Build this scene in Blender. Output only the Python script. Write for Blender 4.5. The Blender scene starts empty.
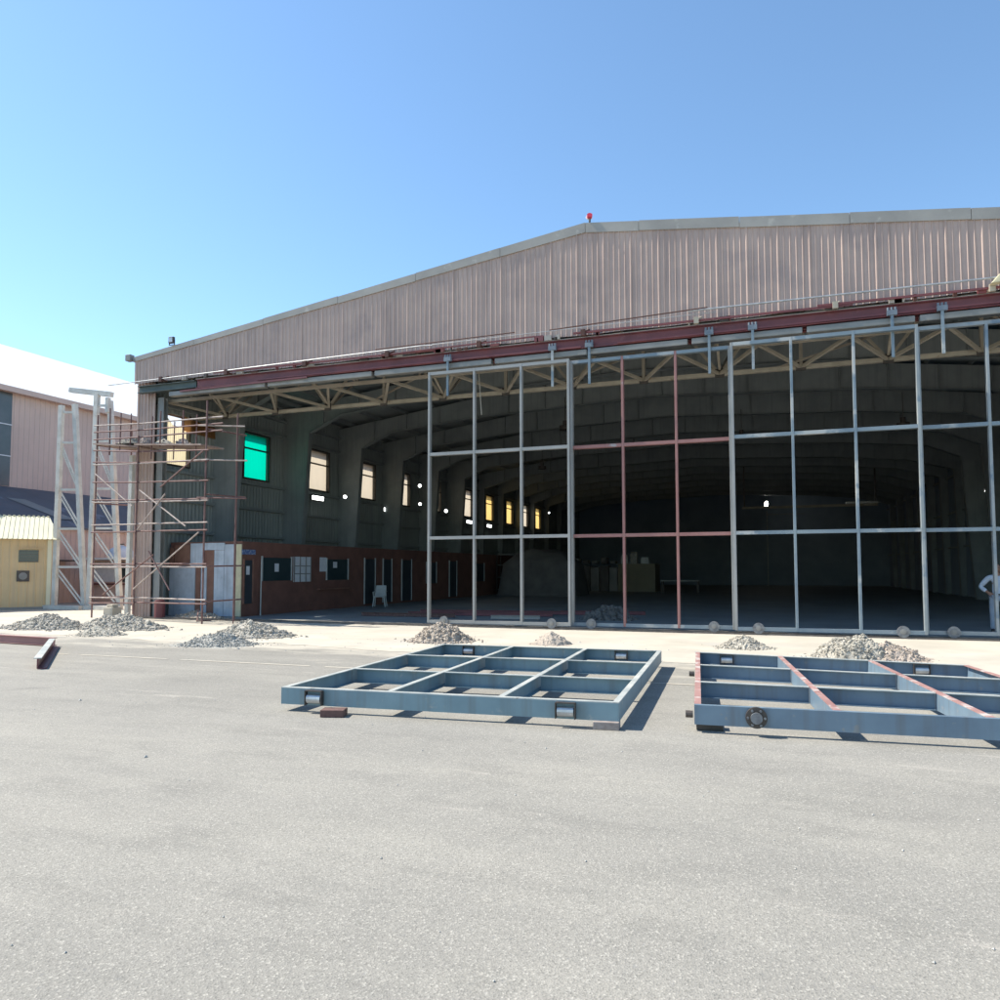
import bpy, math, random
from mathutils import Vector, Matrix, noise
random.seed(7)
S = bpy.context.scene
COL = S.collection
R = math.radians

# ------------------------------------------------------------------ materials
def srgb(r, g, b):
    f = lambda c: (c/255/12.92) if c/255 <= .04045 else ((c/255+.055)/1.055)**2.4
    return (f(r), f(g), f(b), 1)

def mat(name, col, rough=.7, metal=0, col2=None, scale=3, detail=4, lo=.35, hi=.65, bump=0, bscale=40,
        spot=None, sscale=8, slo=.6, shi=.7, stretch=(1, 1, 1), wave=0, wscale=1, waxis='X', spec=.5, streak=None):
    m = bpy.data.materials.new(name); m.use_nodes = True
    N = m.node_tree.nodes; L = m.node_tree.links
    b = N['Principled BSDF']; b.inputs['Roughness'].default_value = rough
    b.inputs['Metallic'].default_value = metal
    b.inputs['Specular IOR Level'].default_value = spec
    tc = N.new('ShaderNodeTexCoord'); mp = N.new('ShaderNodeMapping'); mp.inputs['Scale'].default_value = stretch
    geo = N.new('ShaderNodeNewGeometry')
    L.new(geo.outputs['Position'], mp.inputs['Vector'])
    def nz(sc, det, a, c):
        n = N.new('ShaderNodeTexNoise'); n.inputs['Scale'].default_value = sc; n.inputs['Detail'].default_value = det
        n.inputs['Roughness'].default_value = .6
        L.new(mp.outputs[0], n.inputs['Vector'])
        r = N.new('ShaderNodeMapRange'); r.inputs['From Min'].default_value = a; r.inputs['From Max'].default_value = c
        L.new(n.outputs['Fac'], r.inputs['Value']); return r.outputs[0], n.outputs['Fac']
    def mix(fac, a, c):
        x = N.new('ShaderNodeMix'); x.data_type = 'RGBA'
        L.new(fac, x.inputs[0])
        if isinstance(a, tuple): x.inputs[6].default_value = a
        else: L.new(a, x.inputs[6])
        x.inputs[7].default_value = c
        return x.outputs[2]
    c2 = col2 or tuple(min(1, v*.8) for v in col[:3])+(1,)
    f, _ = nz(scale, detail, lo, hi)
    out = mix(f, tuple(col), tuple(c2))
    if spot:
        f, _ = nz(sscale, 5, slo, shi); out = mix(f, out, tuple(spot))
    if streak:
        mp2 = N.new('ShaderNodeMapping'); mp2.inputs['Scale'].default_value = (9, 9, .35)
        L.new(geo.outputs['Position'], mp2.inputs['Vector'])
        n = N.new('ShaderNodeTexNoise'); n.inputs['Scale'].default_value = 1; n.inputs['Detail'].default_value = 5
        L.new(mp2.outputs[0], n.inputs['Vector'])
        r = N.new('ShaderNodeMapRange'); r.inputs['From Min'].default_value = .5; r.inputs['From Max'].default_value = .75
        r.inputs['To Max'].default_value = .6
        L.new(n.outputs['Fac'], r.inputs['Value']); out = mix(r.outputs[0], out, tuple(streak))
    L.new(out, b.inputs['Base Color'])
    if bump or wave:
        bp = N.new('ShaderNodeBump'); bp.inputs['Distance'].default_value = .02
        if wave:
            w = N.new('ShaderNodeTexWave'); w.bands_direction = waxis; w.inputs['Scale'].default_value = wscale
            L.new(geo.outputs['Position'], w.inputs['Vector']); L.new(w.outputs['Fac'], bp.inputs['Height'])
            bp.inputs['Strength'].default_value = wave
        else:
            n = N.new('ShaderNodeTexNoise'); n.inputs['Scale'].default_value = bscale; n.inputs['Detail'].default_value = 6
            L.new(geo.outputs['Position'], n.inputs['Vector']); L.new(n.outputs['Fac'], bp.inputs['Height'])
            bp.inputs['Strength'].default_value = bump
        L.new(bp.outputs[0], b.inputs['Normal'])
    return m

def translucent(name, col, grain=.72):
    m = bpy.data.materials.new(name); m.use_nodes = True
    N = m.node_tree.nodes; L = m.node_tree.links
    for n in list(N):
        if n.type == 'BSDF_PRINCIPLED': N.remove(n)
    out = [n for n in N if n.type == 'OUTPUT_MATERIAL'][0]
    t = N.new('ShaderNodeBsdfTranslucent'); d = N.new('ShaderNodeBsdfDiffuse'); mx = N.new('ShaderNodeMixShader')
    mx.inputs[0].default_value = .25
    g = N.new('ShaderNodeNewGeometry'); w = N.new('ShaderNodeTexWave'); w.bands_direction = 'Y'; w.inputs['Scale'].default_value = 3.2
    w.inputs['Distortion'].default_value = .4
    L.new(g.outputs['Position'], w.inputs['Vector'])
    x = N.new('ShaderNodeMix'); x.data_type = 'RGBA'; L.new(w.outputs['Fac'], x.inputs[0])
    x.inputs[6].default_value = tuple(c*grain for c in col[:3])+(1,); x.inputs[7].default_value = col
    L.new(x.outputs[2], t.inputs['Color']); L.new(x.outputs[2], d.inputs['Color'])
    L.new(t.outputs[0], mx.inputs[1]); L.new(d.outputs[0], mx.inputs[2]); L.new(mx.outputs[0], out.inputs['Surface'])
    return m

def emis(name, col, s):
    m = bpy.data.materials.new(name); m.use_nodes = True
    b = m.node_tree.nodes['Principled BSDF']; b.inputs['Emission Color'].default_value = col
    b.inputs['Emission Strength'].default_value = s; b.inputs['Base Color'].default_value = col
    return m

M = {}
M['fascia'] = mat('mauve_cladding', (.50, .37, .31, 1), .5, 0, (.42, .31, .265, 1), .9, 6, spot=(.34, .26, .235, 1), sscale=.7, slo=.55, shi=.75, streak=(.26, .19, .165, 1))
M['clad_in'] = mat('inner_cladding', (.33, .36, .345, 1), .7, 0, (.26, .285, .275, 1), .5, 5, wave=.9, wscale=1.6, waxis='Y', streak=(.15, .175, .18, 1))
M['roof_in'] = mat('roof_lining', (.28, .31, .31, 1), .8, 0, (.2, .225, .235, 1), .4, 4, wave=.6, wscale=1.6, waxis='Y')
M['frame_steel'] = mat('portal_steel', (.26, .285, .28, 1), .6, 0, (.21, .23, .23, 1), 1.3, 5, streak=(.17, .18, .18, 1))
M['end_clad'] = mat('hazed_end_cladding', (.24, .30, .37, 1), .8, 0, (.19, .24, .3, 1), .5)  # bluish tone imitates the hazy veil over the dark hall
M['trim'] = mat('roof_trim', (.36, .335, .30, 1), .5, .0, (.28, .26, .235, 1), .9, 5, spot=(.44, .41, .37, 1), sscale=2.5)
M['guide'] = mat('guide_paint', (.12, .15, .19, 1), .5, 0, (.2, .23, .26, 1), 4)
M['maroon'] = mat('maroon_primer', (.20, .058, .062, 1), .5, 0, (.14, .042, .048, 1), 1.5, 5, spot=(.2, .075, .075, 1), sscale=5)
M['rod'] = mat('rusty_rod', (.10, .04, .03, 1), .7, 0, (.06, .025, .02, 1), 6)
M['galv'] = mat('grey_gutter', (.27, .265, .25, 1), .5, .0, (.2, .2, .19, 1), 1.2)
M['greygreen'] = mat('dark_gutter', (.10, .13, .125, 1), .6, 0, (.07, .09, .09, 1), 1.2)
M['tan'] = mat('tan_truss_paint', (.43, .385, .31, 1), .6, 0, (.32, .285, .225, 1), 2, 5, spot=(.25, .17, .1, 1), sscale=5, slo=.66, shi=.74)
M['leaf'] = mat('blue_grey_leaf_paint', (.30, .325, .33, 1), .5, 0, (.22, .25, .265, 1), 1.1, 5, spot=(.14, .19, .24, 1), sscale=1.3, slo=.56, shi=.64)
M['leafgrey'] = mat('grey_leaf_paint', (.31, .31, .30, 1), .5, 0, (.25, .255, .25, 1), 1.3, 5)
M['leafblue'] = mat('patchy_blue_leaf_paint', (.22, .27, .30, 1), .5, 0, (.14, .19, .235, 1), 1.2, 5, spot=(.40, .41, .40, 1), sscale=.9, slo=.54, shi=.6)
M['leafred'] = mat('red_primer_leaf', (.33, .165, .15, 1), .6, 0, (.27, .125, .115, 1), 1.2, 5, spot=(.34, .3, .29, 1), sscale=2.2, slo=.66, shi=.72)
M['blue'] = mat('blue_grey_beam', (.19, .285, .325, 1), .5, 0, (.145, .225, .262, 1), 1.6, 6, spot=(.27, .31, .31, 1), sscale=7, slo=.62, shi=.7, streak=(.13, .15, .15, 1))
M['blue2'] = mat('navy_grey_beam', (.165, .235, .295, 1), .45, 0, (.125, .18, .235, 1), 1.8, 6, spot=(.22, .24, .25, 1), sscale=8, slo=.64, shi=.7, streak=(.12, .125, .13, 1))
M['primer'] = mat('red_primer_flange', (.40, .23, .205, 1), .55, 0, (.30, .16, .145, 1), 3, 5, spot=(.50, .44, .41, 1), sscale=5, slo=.52, shi=.62)
M['flange'] = mat('sunlit_beam_flange', (.58, .58, .54, 1), .35, 0, (.38, .41, .40, 1), 3, 5, spot=(.25, .22, .19, 1), sscale=9, slo=.64, shi=.7)  # sun glare on the beam tops is put into this pale colour
M['iron'] = mat('dark_iron', (.06, .055, .05, 1), .5, .4, (.10, .08, .07, 1), 9)
M['bright_steel'] = mat('bare_steel', (.55, .56, .56, 1), .35, .6, (.35, .36, .37, 1), 7)
M['wheel'] = mat('worn_wheel', (.24, .25, .26, 1), .5, .3, (.14, .14, .15, 1), 12)
M['wood'] = mat('brown_block', (.16, .085, .07, 1), .8, 0, (.10, .055, .05, 1), 12, spot=(.3, .22, .2, 1), sscale=9)
M['paleblock'] = mat('pale_block', (.36, .31, .28, 1), .8, 0, (.25, .2, .18, 1), 12)
M['scaf'] = mat('rusty_scaffold', (.13, .06, .055, 1), .7, 0, (.20, .12, .11, 1), 5, 5, spot=(.42, .38, .36, 1), sscale=3, slo=.66, shi=.72)
M['scafpale'] = mat('pale_scaffold', (.42, .36, .33, 1), .7, 0, (.26, .2, .18, 1), 5, 5)
M['plank'] = mat('scaffold_board', (.22, .14, .11, 1), .85, 0, (.33, .27, .24, 1), 4, 5, stretch=(.3, 3, 3))
M['tan_dark'] = mat('dull_truss_paint', (.36, .32, .26, 1), .7, 0, (.25, .215, .17, 1), 2, 5)
M['white'] = mat('white_tower_paint', (.66, .65, .60, 1), .6, 0, (.5, .48, .43, 1), 2, 5, spot=(.35, .29, .23, 1), sscale=6, slo=.66, shi=.74)
M['whitewall'] = mat('white_panel', (.50, .54, .60, 1), .7, 0, (.38, .42, .47, 1), 2.5, 5, spot=(.25, .27, .32, 1), sscale=3, slo=.62, shi=.75, streak=(.3, .3, .32, 1))
M['brownpanel'] = mat('brown_panel', (.25, .13, .09, 1), .8, 0, (.19, .09, .065, 1), 3)
M['cream'] = mat('cream_panel', (.62, .55, .36, 1), .7, 0, (.52, .46, .3, 1), 3)
M['brick'] = mat('dark_red_brick', (.205, .095, .07, 1), .85, 0, (.155, .072, .055, 1), 2, 5, bump=.4, bscale=25)
M['door'] = mat('dark_door', (.04, .05, .06, 1), .5)
M['glass'] = mat('dark_window_glass', (.03, .05, .055, 1), .12, 0, (.04, .06, .065, 1), 1, spec=.8)
M['paper'] = mat('white_paper', (.7, .72, .75, 1), .8, 0, (.6, .62, .66, 1), 6)
M['bluesign'] = mat('blue_sign_board', (.08, .14, .32, 1), .6, 0, (.3, .35, .45, 1), 14, lo=.5, hi=.55)
M['neigh'] = mat('pink_cladding', (.58, .43, .375, 1), .6, 0, (.51, .38, .335, 1), .5, 4, streak=(.5, .375, .34, 1))
M['neighlow'] = mat('pink_low_wall', (.66, .48, .40, 1), .7, 0, (.57, .41, .35, 1), .8, 4)
M['whiteroof'] = mat('white_roof_sheet', (.8, .8, .78, 1), .5, 0, (.72, .72, .71, 1), .5)
M['slateroof'] = mat('blue_grey_roof', (.13, .13, .145, 1), .6, 0, (.10, .10, .115, 1), .6, 4, spot=(.2, .2, .225, 1), sscale=.8, slo=.62, shi=.66)
M['bigglass'] = mat('grey_glazing', (.06, .075, .085, 1), .2, 0, (.10, .11, .12, 1), .6)
M['shack'] = mat('cream_shack_wall', (.66, .49, .27, 1), .7, 0, (.58, .43, .24, 1), .8, 4, streak=(.48, .37, .25, 1))
M['shackroof'] = mat('pale_yellow_roof', (.74, .70, .50, 1), .5, 0, (.66, .62, .44, 1), 1)
M['concrete'] = mat('pale_apron_concrete', (.53, .48, .40, 1), .9, 0, (.43, .39, .325, 1), .8, 8, bump=.25, bscale=22, spot=(.42, .40, .36, 1), sscale=.55, slo=.54, shi=.72)
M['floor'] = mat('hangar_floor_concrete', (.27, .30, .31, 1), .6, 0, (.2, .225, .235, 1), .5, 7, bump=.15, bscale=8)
M['rail'] = mat('rail_steel', (.16, .14, .13, 1), .45, .5, (.10, .09, .085, 1), 6)
M['gravel'] = mat('grey_gravel', (.47, .43, .365, 1), .95, 0, (.34, .31, .265, 1), 9, 6, lo=.4, hi=.6, bump=.8, bscale=60, spot=(.5, .48, .43, 1), sscale=22, slo=.58, shi=.66)
M['gravelpale'] = mat('pale_gravel', (.48, .44, .37, 1), .95, 0, (.28, .256, .215, 1), 9, 6, lo=.4, hi=.6, bump=.8, bscale=60, spot=(.6, .56, .48, 1), sscale=22, slo=.58, shi=.66)
M['bluegravel'] = mat('blue_grey_gravel', (.41, .395, .355, 1), .95, 0, (.29, .28, .255, 1), 9, 6, lo=.4, hi=.6, bump=.8, bscale=60, spot=(.42, .43, .42, 1), sscale=22, slo=.58, shi=.66)
M['sand'] = mat('pinkish_sand', (.46, .39, .32, 1), .95, 0, (.38, .32, .265, 1), 12, 6, bump=.5, bscale=80)
M['brownrubble'] = mat('brown_rubble', (.46, .39, .32, 1), .95, 0, (.32, .27, .22, 1), 9, 6, lo=.4, hi=.6, bump=.8, bscale=60, spot=(.52, .47, .42, 1), sscale=22, slo=.58, shi=.66)
M['gravelpink'] = mat('pinkish_gravel', (.48, .40, .335, 1), .95, 0, (.3, .25, .205, 1), 9, 6, lo=.4, hi=.6, bump=.8, bscale=60)
M['stone'] = mat('loose_stone', (.34, .33, .31, 1), .9, 0, (.5, .48, .44, 1), 3)
M['shirt'] = mat('pale_blue_shirt', (.42, .48, .56, 1), .85, 0, (.36, .42, .5, 1), 6)
M['trousers'] = mat('grey_trousers', (.30, .34, .40, 1), .85, 0, (.25, .29, .35, 1), 6)
M['skin'] = mat('skin', (.28, .15, .10, 1), .6)
M['hair'] = mat('hair', (.02, .017, .015, 1), .7)
M['shoe'] = mat('shoe', (.05, .04, .035, 1), .6)
M['belt'] = mat('belt', (.04, .03, .03, 1), .5)
M['tarp'] = mat('dusty_cover', (.16, .15, .14, 1), .9, 0, (.11, .105, .1, 1), 1.5, 5)
M['crate'] = mat('yellow_container', (.24, .21, .14, 1), .7, 0, (.2, .175, .12, 1), 1.5)
M['plastic'] = mat('pale_plastic', (.5, .52, .5, 1), .5)
M['redwhite'] = mat('red_lamp', (.65, .05, .08, 1), .3)
M['p_white'] = translucent('white_translucent_sheet', (.62, .54, .43, 1))
M['p_green'] = translucent('green_mesh_cloth', (.0, .55, .38, 1), .93)
M['p_cream'] = translucent('cream_translucent_sheet', (.72, .62, .42, 1))
M['p_yellow'] = translucent('yellow_translucent_sheet', (.85, .58, .2, 1))
M['p_orange'] = translucent('orange_cloth', (.55, .28, .12, 1))
M['lamp'] = emis('lamp_glow', (1, .97, .88, 1), 14)
M['softglow'] = emis('soft_glow', (.95, 1, .97, 1), 5)

def asphalt():
    m = bpy.data.materials.new('weathered_asphalt'); m.use_nodes = True
    N = m.node_tree.nodes; L = m.node_tree.links; b = N['Principled BSDF']; b.inputs['Roughness'].default_value = .85
    b.inputs['Specular IOR Level'].default_value = .3
    g = N.new('ShaderNodeNewGeometry')
    def nz(sc, det, a, c, st=None, rough=.6):
        n = N.new('ShaderNodeTexNoise'); n.inputs['Scale'].default_value = sc; n.inputs['Detail'].default_value = det; n.inputs['Roughness'].default_value = rough
        if st:
            mp = N.new('ShaderNodeMapping'); mp.inputs['Scale'].default_value = st; mp.inputs['Rotation'].default_value = (0, 0, .12)
            L.new(g.outputs['Position'], mp.inputs['Vector']); L.new(mp.outputs[0], n.inputs['Vector'])
        else: L.new(g.outputs['Position'], n.inputs['Vector'])
        r = N.new('ShaderNodeMapRange'); r.inputs['From Min'].default_value = a; r.inputs['From Max'].default_value = c
        L.new(n.outputs['Fac'], r.inputs['Value']); return r.outputs[0]
    def mix(f, a, c, w=1):
        x = N.new('ShaderNodeMix'); x.data_type = 'RGBA'
        if w != 1:
            k = N.new('ShaderNodeMath'); k.operation = 'MULTIPLY'; k.inputs[1].default_value = w; L.new(f, k.inputs[0]); f = k.outputs[0]
        L.new(f, x.inputs[0])
        for i, v in ((6, a), (7, c)):
            if isinstance(v, tuple): x.inputs[i].default_value = v
            else: L.new(v, x.inputs[i])
        return x.outputs[2]
    c = mix(nz(.35, 6, .3, .7), (.312, .293, .259, 1), (.25, .237, .212, 1))
    c = mix(nz(.5, 7, .45, .68, (.3, 1.4, 1)), c, (.36, .337, .292, 1), .75)         # dusty sweeps
    c = mix(nz(.25, 6, .48, .64, (.5, 1.2, 1)), c, (.2, .19, .17, 1), .5)          # darker worn patches
    c = mix(nz(1.6, 8, .5, .66, (.6, 1.5, 1), .7), c, (.185, .176, .158, 1), .38)    # scuffed darker mottling
    c = mix(nz(.8, 6, .62, .70, (.35, 2.2, 1), .7), c, (.52, .47, .41, 1), .55)    # pale scrapes
    c = mix(nz(.45, 3, .70, .73, None, .4), c, (.10, .095, .09, 1), .35)           # old oil stains
    # aggregate
    v = N.new('ShaderNodeTexVoronoi'); v.inputs['Scale'].default_value = 115; L.new(g.outputs['Position'], v.inputs['Vector'])
    rr = N.new('ShaderNodeMapRange'); rr.inputs['From Min'].default_value = 0; rr.inputs['From Max'].default_value = 1
    sep = N.new('ShaderNodeSeparateColor'); L.new(v.outputs['Color'], sep.inputs[0]); L.new(sep.outputs[0], rr.inputs['Value'])
    hi = N.new('ShaderNodeMapRange'); hi.inputs['From Min'].default_value = .82; hi.inputs['From Max'].default_value = 1
    L.new(sep.outputs[1], hi.inputs['Value'])
    lo = N.new('ShaderNodeMapRange'); lo.inputs['From Min'].default_value = .78; lo.inputs['From Max'].default_value = 1
    L.new(sep.outputs[2], lo.inputs['Value'])
    c = mix(lo.outputs[0], c, (.14, .135, .12, 1), .5)
    c = mix(nz(55, 4, .5, .66), c, (.14, .133, .118, 1), .4)
    c = mix(hi.outputs[0], c, (.52, .49, .43, 1), .6)
    c = mix(nz(160, 3, .45, .62), c, (.17, .165, .15, 1), .35)
    c = mix(nz(26, 4, .62, .72), c, (.17, .17, .17, 1), .5)
    # pale dust thinning out from the apron edge
    sx = N.new('ShaderNodeSeparateXYZ'); L.new(g.outputs['Position'], sx.inputs[0])
    n1 = N.new('ShaderNodeTexNoise'); n1.inputs['Scale'].default_value = .9; n1.inputs['Detail'].default_value = 9; n1.inputs['Roughness'].default_value = .68
    mpd = N.new('ShaderNodeMapping'); mpd.inputs['Scale'].default_value = (.55, 1.3, 1); L.new(g.outputs['Position'], mpd.inputs['Vector']); L.new(mpd.outputs[0], n1.inputs['Vector'])
    ma = N.new('ShaderNodeMath'); ma.operation = 'MULTIPLY_ADD'; ma.inputs[1].default_value = 7.5; L.new(n1.outputs['Fac'], ma.inputs[0])
    mx_ = N.new('ShaderNodeMath'); mx_.operation = 'MULTIPLY'; mx_.inputs[1].default_value = .05; L.new(sx.outputs[0], mx_.inputs[0])
    my = N.new('ShaderNodeMath'); my.operation = 'ADD'; L.new(sx.outputs[1], my.inputs[0]); L.new(mx_.outputs[0], my.inputs[1])
    L.new(my.outputs[0], ma.inputs[2])
    rd = N.new('ShaderNodeMapRange'); rd.inputs['From Min'].default_value = 15.7; rd.inputs['From Max'].default_value = 17.2
    L.new(ma.outputs[0], rd.inputs['Value'])
    c = mix(rd.outputs[0], c, (.50, .455, .38, 1), .85)
    L.new(c, b.inputs['Base Color'])
    bp = N.new('ShaderNodeBump'); bp.inputs['Strength'].default_value = .5; bp.inputs['Distance'].default_value = .004
    L.new(v.outputs['Distance'], bp.inputs['Height'])
    bp2 = N.new('ShaderNodeBump'); bp2.inputs['Strength'].default_value = .35; bp2.inputs['Distance'].default_value = .03
    n = N.new('ShaderNodeTexNoise'); n.inputs['Scale'].default_value = 3.5; n.inputs['Detail'].default_value = 10; L.new(g.outputs['Position'], n.inputs['Vector'])
    L.new(n.outputs['Fac'], bp2.inputs['Height']); L.new(bp.outputs[0], bp2.inputs['Normal']); L.new(bp2.outputs[0], b.inputs['Normal'])
    return m
M['asphalt'] = asphalt()

# ------------------------------------------------------------------ objects
ROOT = {}     # name of object -> (Vector loc, rz) of its thing
def tag(o, label=None, cat=None, group=None, kind=None):
    if label: o['label'] = label
    if cat: o['category'] = cat
    if group: o['group'] = group
    if kind: o['kind'] = kind
    return o
def thing(name, label, cat, loc=(0, 0, 0), rz=0, group=None):
    o = bpy.data.objects.new(name, None); COL.objects.link(o); o.empty_display_size = .2
    o.location = loc; o.rotation_euler = (0, 0, rz); ROOT[o.name] = (Vector(loc), rz)
    return tag(o, label, cat, group)

class MB:
    def __init__(s): s.v = []; s.f = []
    def poly(s, pts, faces):
        n = len(s.v); s.v += [tuple(p) for p in pts]; s.f += [tuple(i+n for i in f) for f in faces]; return s
    def box(s, x0, y0, z0, x1, y1, z1):
        p = [(x0, y0, z0), (x1, y0, z0), (x1, y1, z0), (x0, y1, z0), (x0, y0, z1), (x1, y0, z1), (x1, y1, z1), (x0, y1, z1)]
        return s.poly(p, [(0, 3, 2, 1), (4, 5, 6, 7), (0, 1, 5, 4), (1, 2, 6, 5), (2, 3, 7, 6), (3, 0, 4, 7)])
    def bar(s, a, b, w, h=None, up=(0, 0, 1), n=4):
        """prism from a to b: rectangular (n=4; w across, h along up) or round"""
        a = Vector(a); b = Vector(b); d = (b-a).normalized(); up = Vector(up)
        if abs(d.dot(up)) > .98: up = Vector((0, 1, 0))
        x = d.cross(up).normalized(); y = x.cross(d)
        h = h or w
        if n == 4: sec = [(-w/2, -h/2), (w/2, -h/2), (w/2, h/2), (-w/2, h/2)]
        else: sec = [(w/2*math.cos(2*math.pi*i/n), h/2*math.sin(2*math.pi*i/n)) for i in range(n)]
        k = len(sec)
        P = [a+x*p+y*q for p, q in sec]+[b+x*p+y*q for p, q in sec]
        F = [(i, (i+1) % k, k+(i+1) % k, k+i) for i in range(k)]+[tuple(range(k))[::-1], tuple(range(k, 2*k))]
        return s.poly(P, F)
    def tube(s, a, b, d=.05, n=8): return s.bar(a, b, d, d, n=n)
    def ibeam(s, a, b, w, h, t=.012, up=(0, 0, 1)):
        a = Vector(a); b = Vector(b); d = (b-a).normalized(); up = Vector(up); x = d.cross(up).normalized(); y = x.cross(d)
        s.bar(a+y*(h/2-t/2), b+y*(h/2-t/2), w, t, up); s.bar(a-y*(h/2-t/2), b-y*(h/2-t/2), w, t, up)
        return s.bar(a, b, t, h-2*t, up)
    def cyl(s, c, axis, r, L, n=20, r2=None):
        c = Vector(c); ax = Vector(axis).normalized(); return s.bar(c-ax*L/2, c+ax*L/2, 2*r, 2*r, n=n)
    def build(s, name, m, parent=None, label=None, smooth=False, bevel=0):
        loc, rz = (Vector(), 0)
        if parent is not None: loc, rz = ROOT[parent.name]
        me = bpy.data.meshes.new(name)
        if s.world and (loc.length or rz):
            inv = (Matrix.Translation(loc) @ Matrix.Rotation(rz, 4, 'Z')).inverted()
            s.v = [tuple(inv @ Vector(p)) for p in s.v]
        me.from_pydata(s.v, [], s.f); me.materials.append(M[m] if isinstance(m, str) else m)
        if smooth: me.polygons.foreach_set('use_smooth', [True]*len(me.polygons))
        me.update()
        o = bpy.data.objects.new(name, me); COL.objects.link(o)
        if parent is not None: o.parent = parent
        ROOT[o.name] = (loc, rz)
        if label: o['label'] = label
        if bevel:
            b = o.modifiers.new('bevel', 'BEVEL'); b.width = bevel; b.segments = 2; b.limit_method = 'ANGLE'
        return o
    world = False
class W(MB): world = True      # vertices given in world coordinates

def copy_tree(o, parent=None):
    c = o.copy(); COL.objects.link(c); c.parent = parent
    for ch in list(o.children): copy_tree(ch, c)
    return c

def ribs(mb, P, zb, zt, x0, x1, pitch=.15, h=.022, joint=5, flat=.70, plane='x', base=0, sgn=-1):
    """trapezoid sheet along x (plane 'x', ribs towards sgn*y) or along y"""
    prof = []; x = x0; i = 0
    while x < x1:
        big = joint and i % joint == 0
        hh = h*1.45 if big else h; tw = pitch*(.15 if big else .08); sl = pitch*(.16 if big else .12)
        for dx, o in ((0, 0), (pitch*.36, 0), (pitch*.36+sl, hh), (pitch*.36+sl+tw, hh), (pitch*.36+2*sl+tw, 0)):
            prof.append((min(x+dx, x1), o))
        x += pitch; i += 1
    prof.append((x1, 0))
    pts = []; n = len(prof)
    for a, o in prof:
        for z in (zb(a), zt(a)):
            pts.append((a, base+sgn*o, z) if plane == 'x' else (base+sgn*o, a, z))
    mb.poly(pts, [(2*i, 2*i+2, 2*i+3, 2*i+1) for i in range(n-1)])
    return mb

# ------------------------------------------------------------------ world, sun, camera
w = bpy.data.worlds.new('World'); S.world = w; w.use_nodes = True
nt = w.node_tree; bg = nt.nodes['Background']; sky = nt.nodes.new('ShaderNodeTexSky')
SUN_EL = R(50); SUN_AZ = R(-96)       # azimuth from +Y clockwise: the sun stands to the left, a touch behind the facade
sky.sky_type = 'NISHITA'; sky.sun_disc = False; sky.sun_elevation = SUN_EL; sky.sun_rotation = SUN_AZ
sky.air_density = 1.2; sky.dust_density = .6; sky.ozone_density = 2.2; sky.altitude = 1500
tn = nt.nodes.new('ShaderNodeMix'); tn.data_type = 'RGBA'; tn.blend_type = 'MULTIPLY'; tn.inputs[0].default_value = 1; tn.inputs[7].default_value = (.88, 1, 1.01, 1)
nt.links.new(sky.outputs[0], tn.inputs[6]); nt.links.new(tn.outputs[2], bg.inputs[0]); bg.inputs[1].default_value = .137
sd = Vector((math.sin(SUN_AZ)*math.cos(SUN_EL), math.cos(SUN_AZ)*math.cos(SUN_EL), math.sin(SUN_EL)))
ld = bpy.data.lights.new('sun', 'SUN'); ld.energy = 4.7; ld.angle = R(.5); ld.color = (1, .94, .82)
lo = bpy.data.objects.new('sun', ld); COL.objects.link(lo); lo.rotation_euler = sd.to_track_quat('Z', 'Y').to_euler(); lo.location = (0, 0, 30)
cam = bpy.data.cameras.new('camera'); co = bpy.data.objects.new('camera', cam); COL.objects.link(co); S.camera = co
cam.sensor_width = 36; cam.lens = 36*.7522; cam.shift_y = .0265; cam.clip_end = 3000; cam.clip_start = .05
co.matrix_world = Matrix.Translation((0, 0, 1.6)) @ Matrix.Rotation(.3458, 4, 'Z') @ Matrix.Rotation(math.pi/2+.0579, 4, 'X') @ Matrix.Rotation(-.0011, 4, 'Z')
S.view_settings.view_transform = 'Standard'; S.view_settings.look = 'None'; S.view_settings.exposure = .80; S.view_settings.gamma = 1

# ------------------------------------------------------------------ ground
def ground():
    tag(MB().poly([(-400, -400, 0), (400, -400, 0), (400, 600, 0), (-400, 600, 0)], [(0, 1, 2, 3)]).build('asphalt_ground', 'asphalt'),
        kind='structure')
    # apron of pale dusty concrete in front of the hangar, ragged near edge
    n = 260; pts = []; F = []
    for i in range(n+1):
        x = -46+i*(46+30)/n
        e = 13.55-.05*(x+6)*.6 + .55*noise.noise((x*.35, 3, 0))+.22*noise.noise((x*1.7, 7, 0))+.08*noise.noise((x*6, 1, 0))
        if x < -11: e += .0
        pts += [(x, e, .004), (x, 20.75, .004)]
    F = [(2*i, 2*i+2, 2*i+3, 2*i+1) for i in range(n)]
    o = MB().poly(pts, F).build('concrete_apron', 'concrete'); tag(o, kind='structure')
    # faint painted line
    mb = MB(); xs = [-13+.3*i for i in range(42)]
    for i in range(len(xs)-1):
        if -5.75 < xs[i] < -1.9: pass
        y = 10.86; wv = .035+.012*noise.noise((xs[i]*3, 0, 0))
        if noise.noise((xs[i]*1.3, 9, 0)) < -.3: continue
        mb.poly([(xs[i], y-wv, .005), (xs[i+1], y-wv, .005), (xs[i+1], y+wv, .005), (xs[i], y+wv, .005)], [(0, 1, 2, 3)])
    tag(mb.build('painted_line', 'concrete'), kind='structure')
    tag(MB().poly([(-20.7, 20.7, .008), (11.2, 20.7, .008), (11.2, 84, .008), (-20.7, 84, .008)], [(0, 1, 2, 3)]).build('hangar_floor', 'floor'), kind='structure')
ground()

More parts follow.
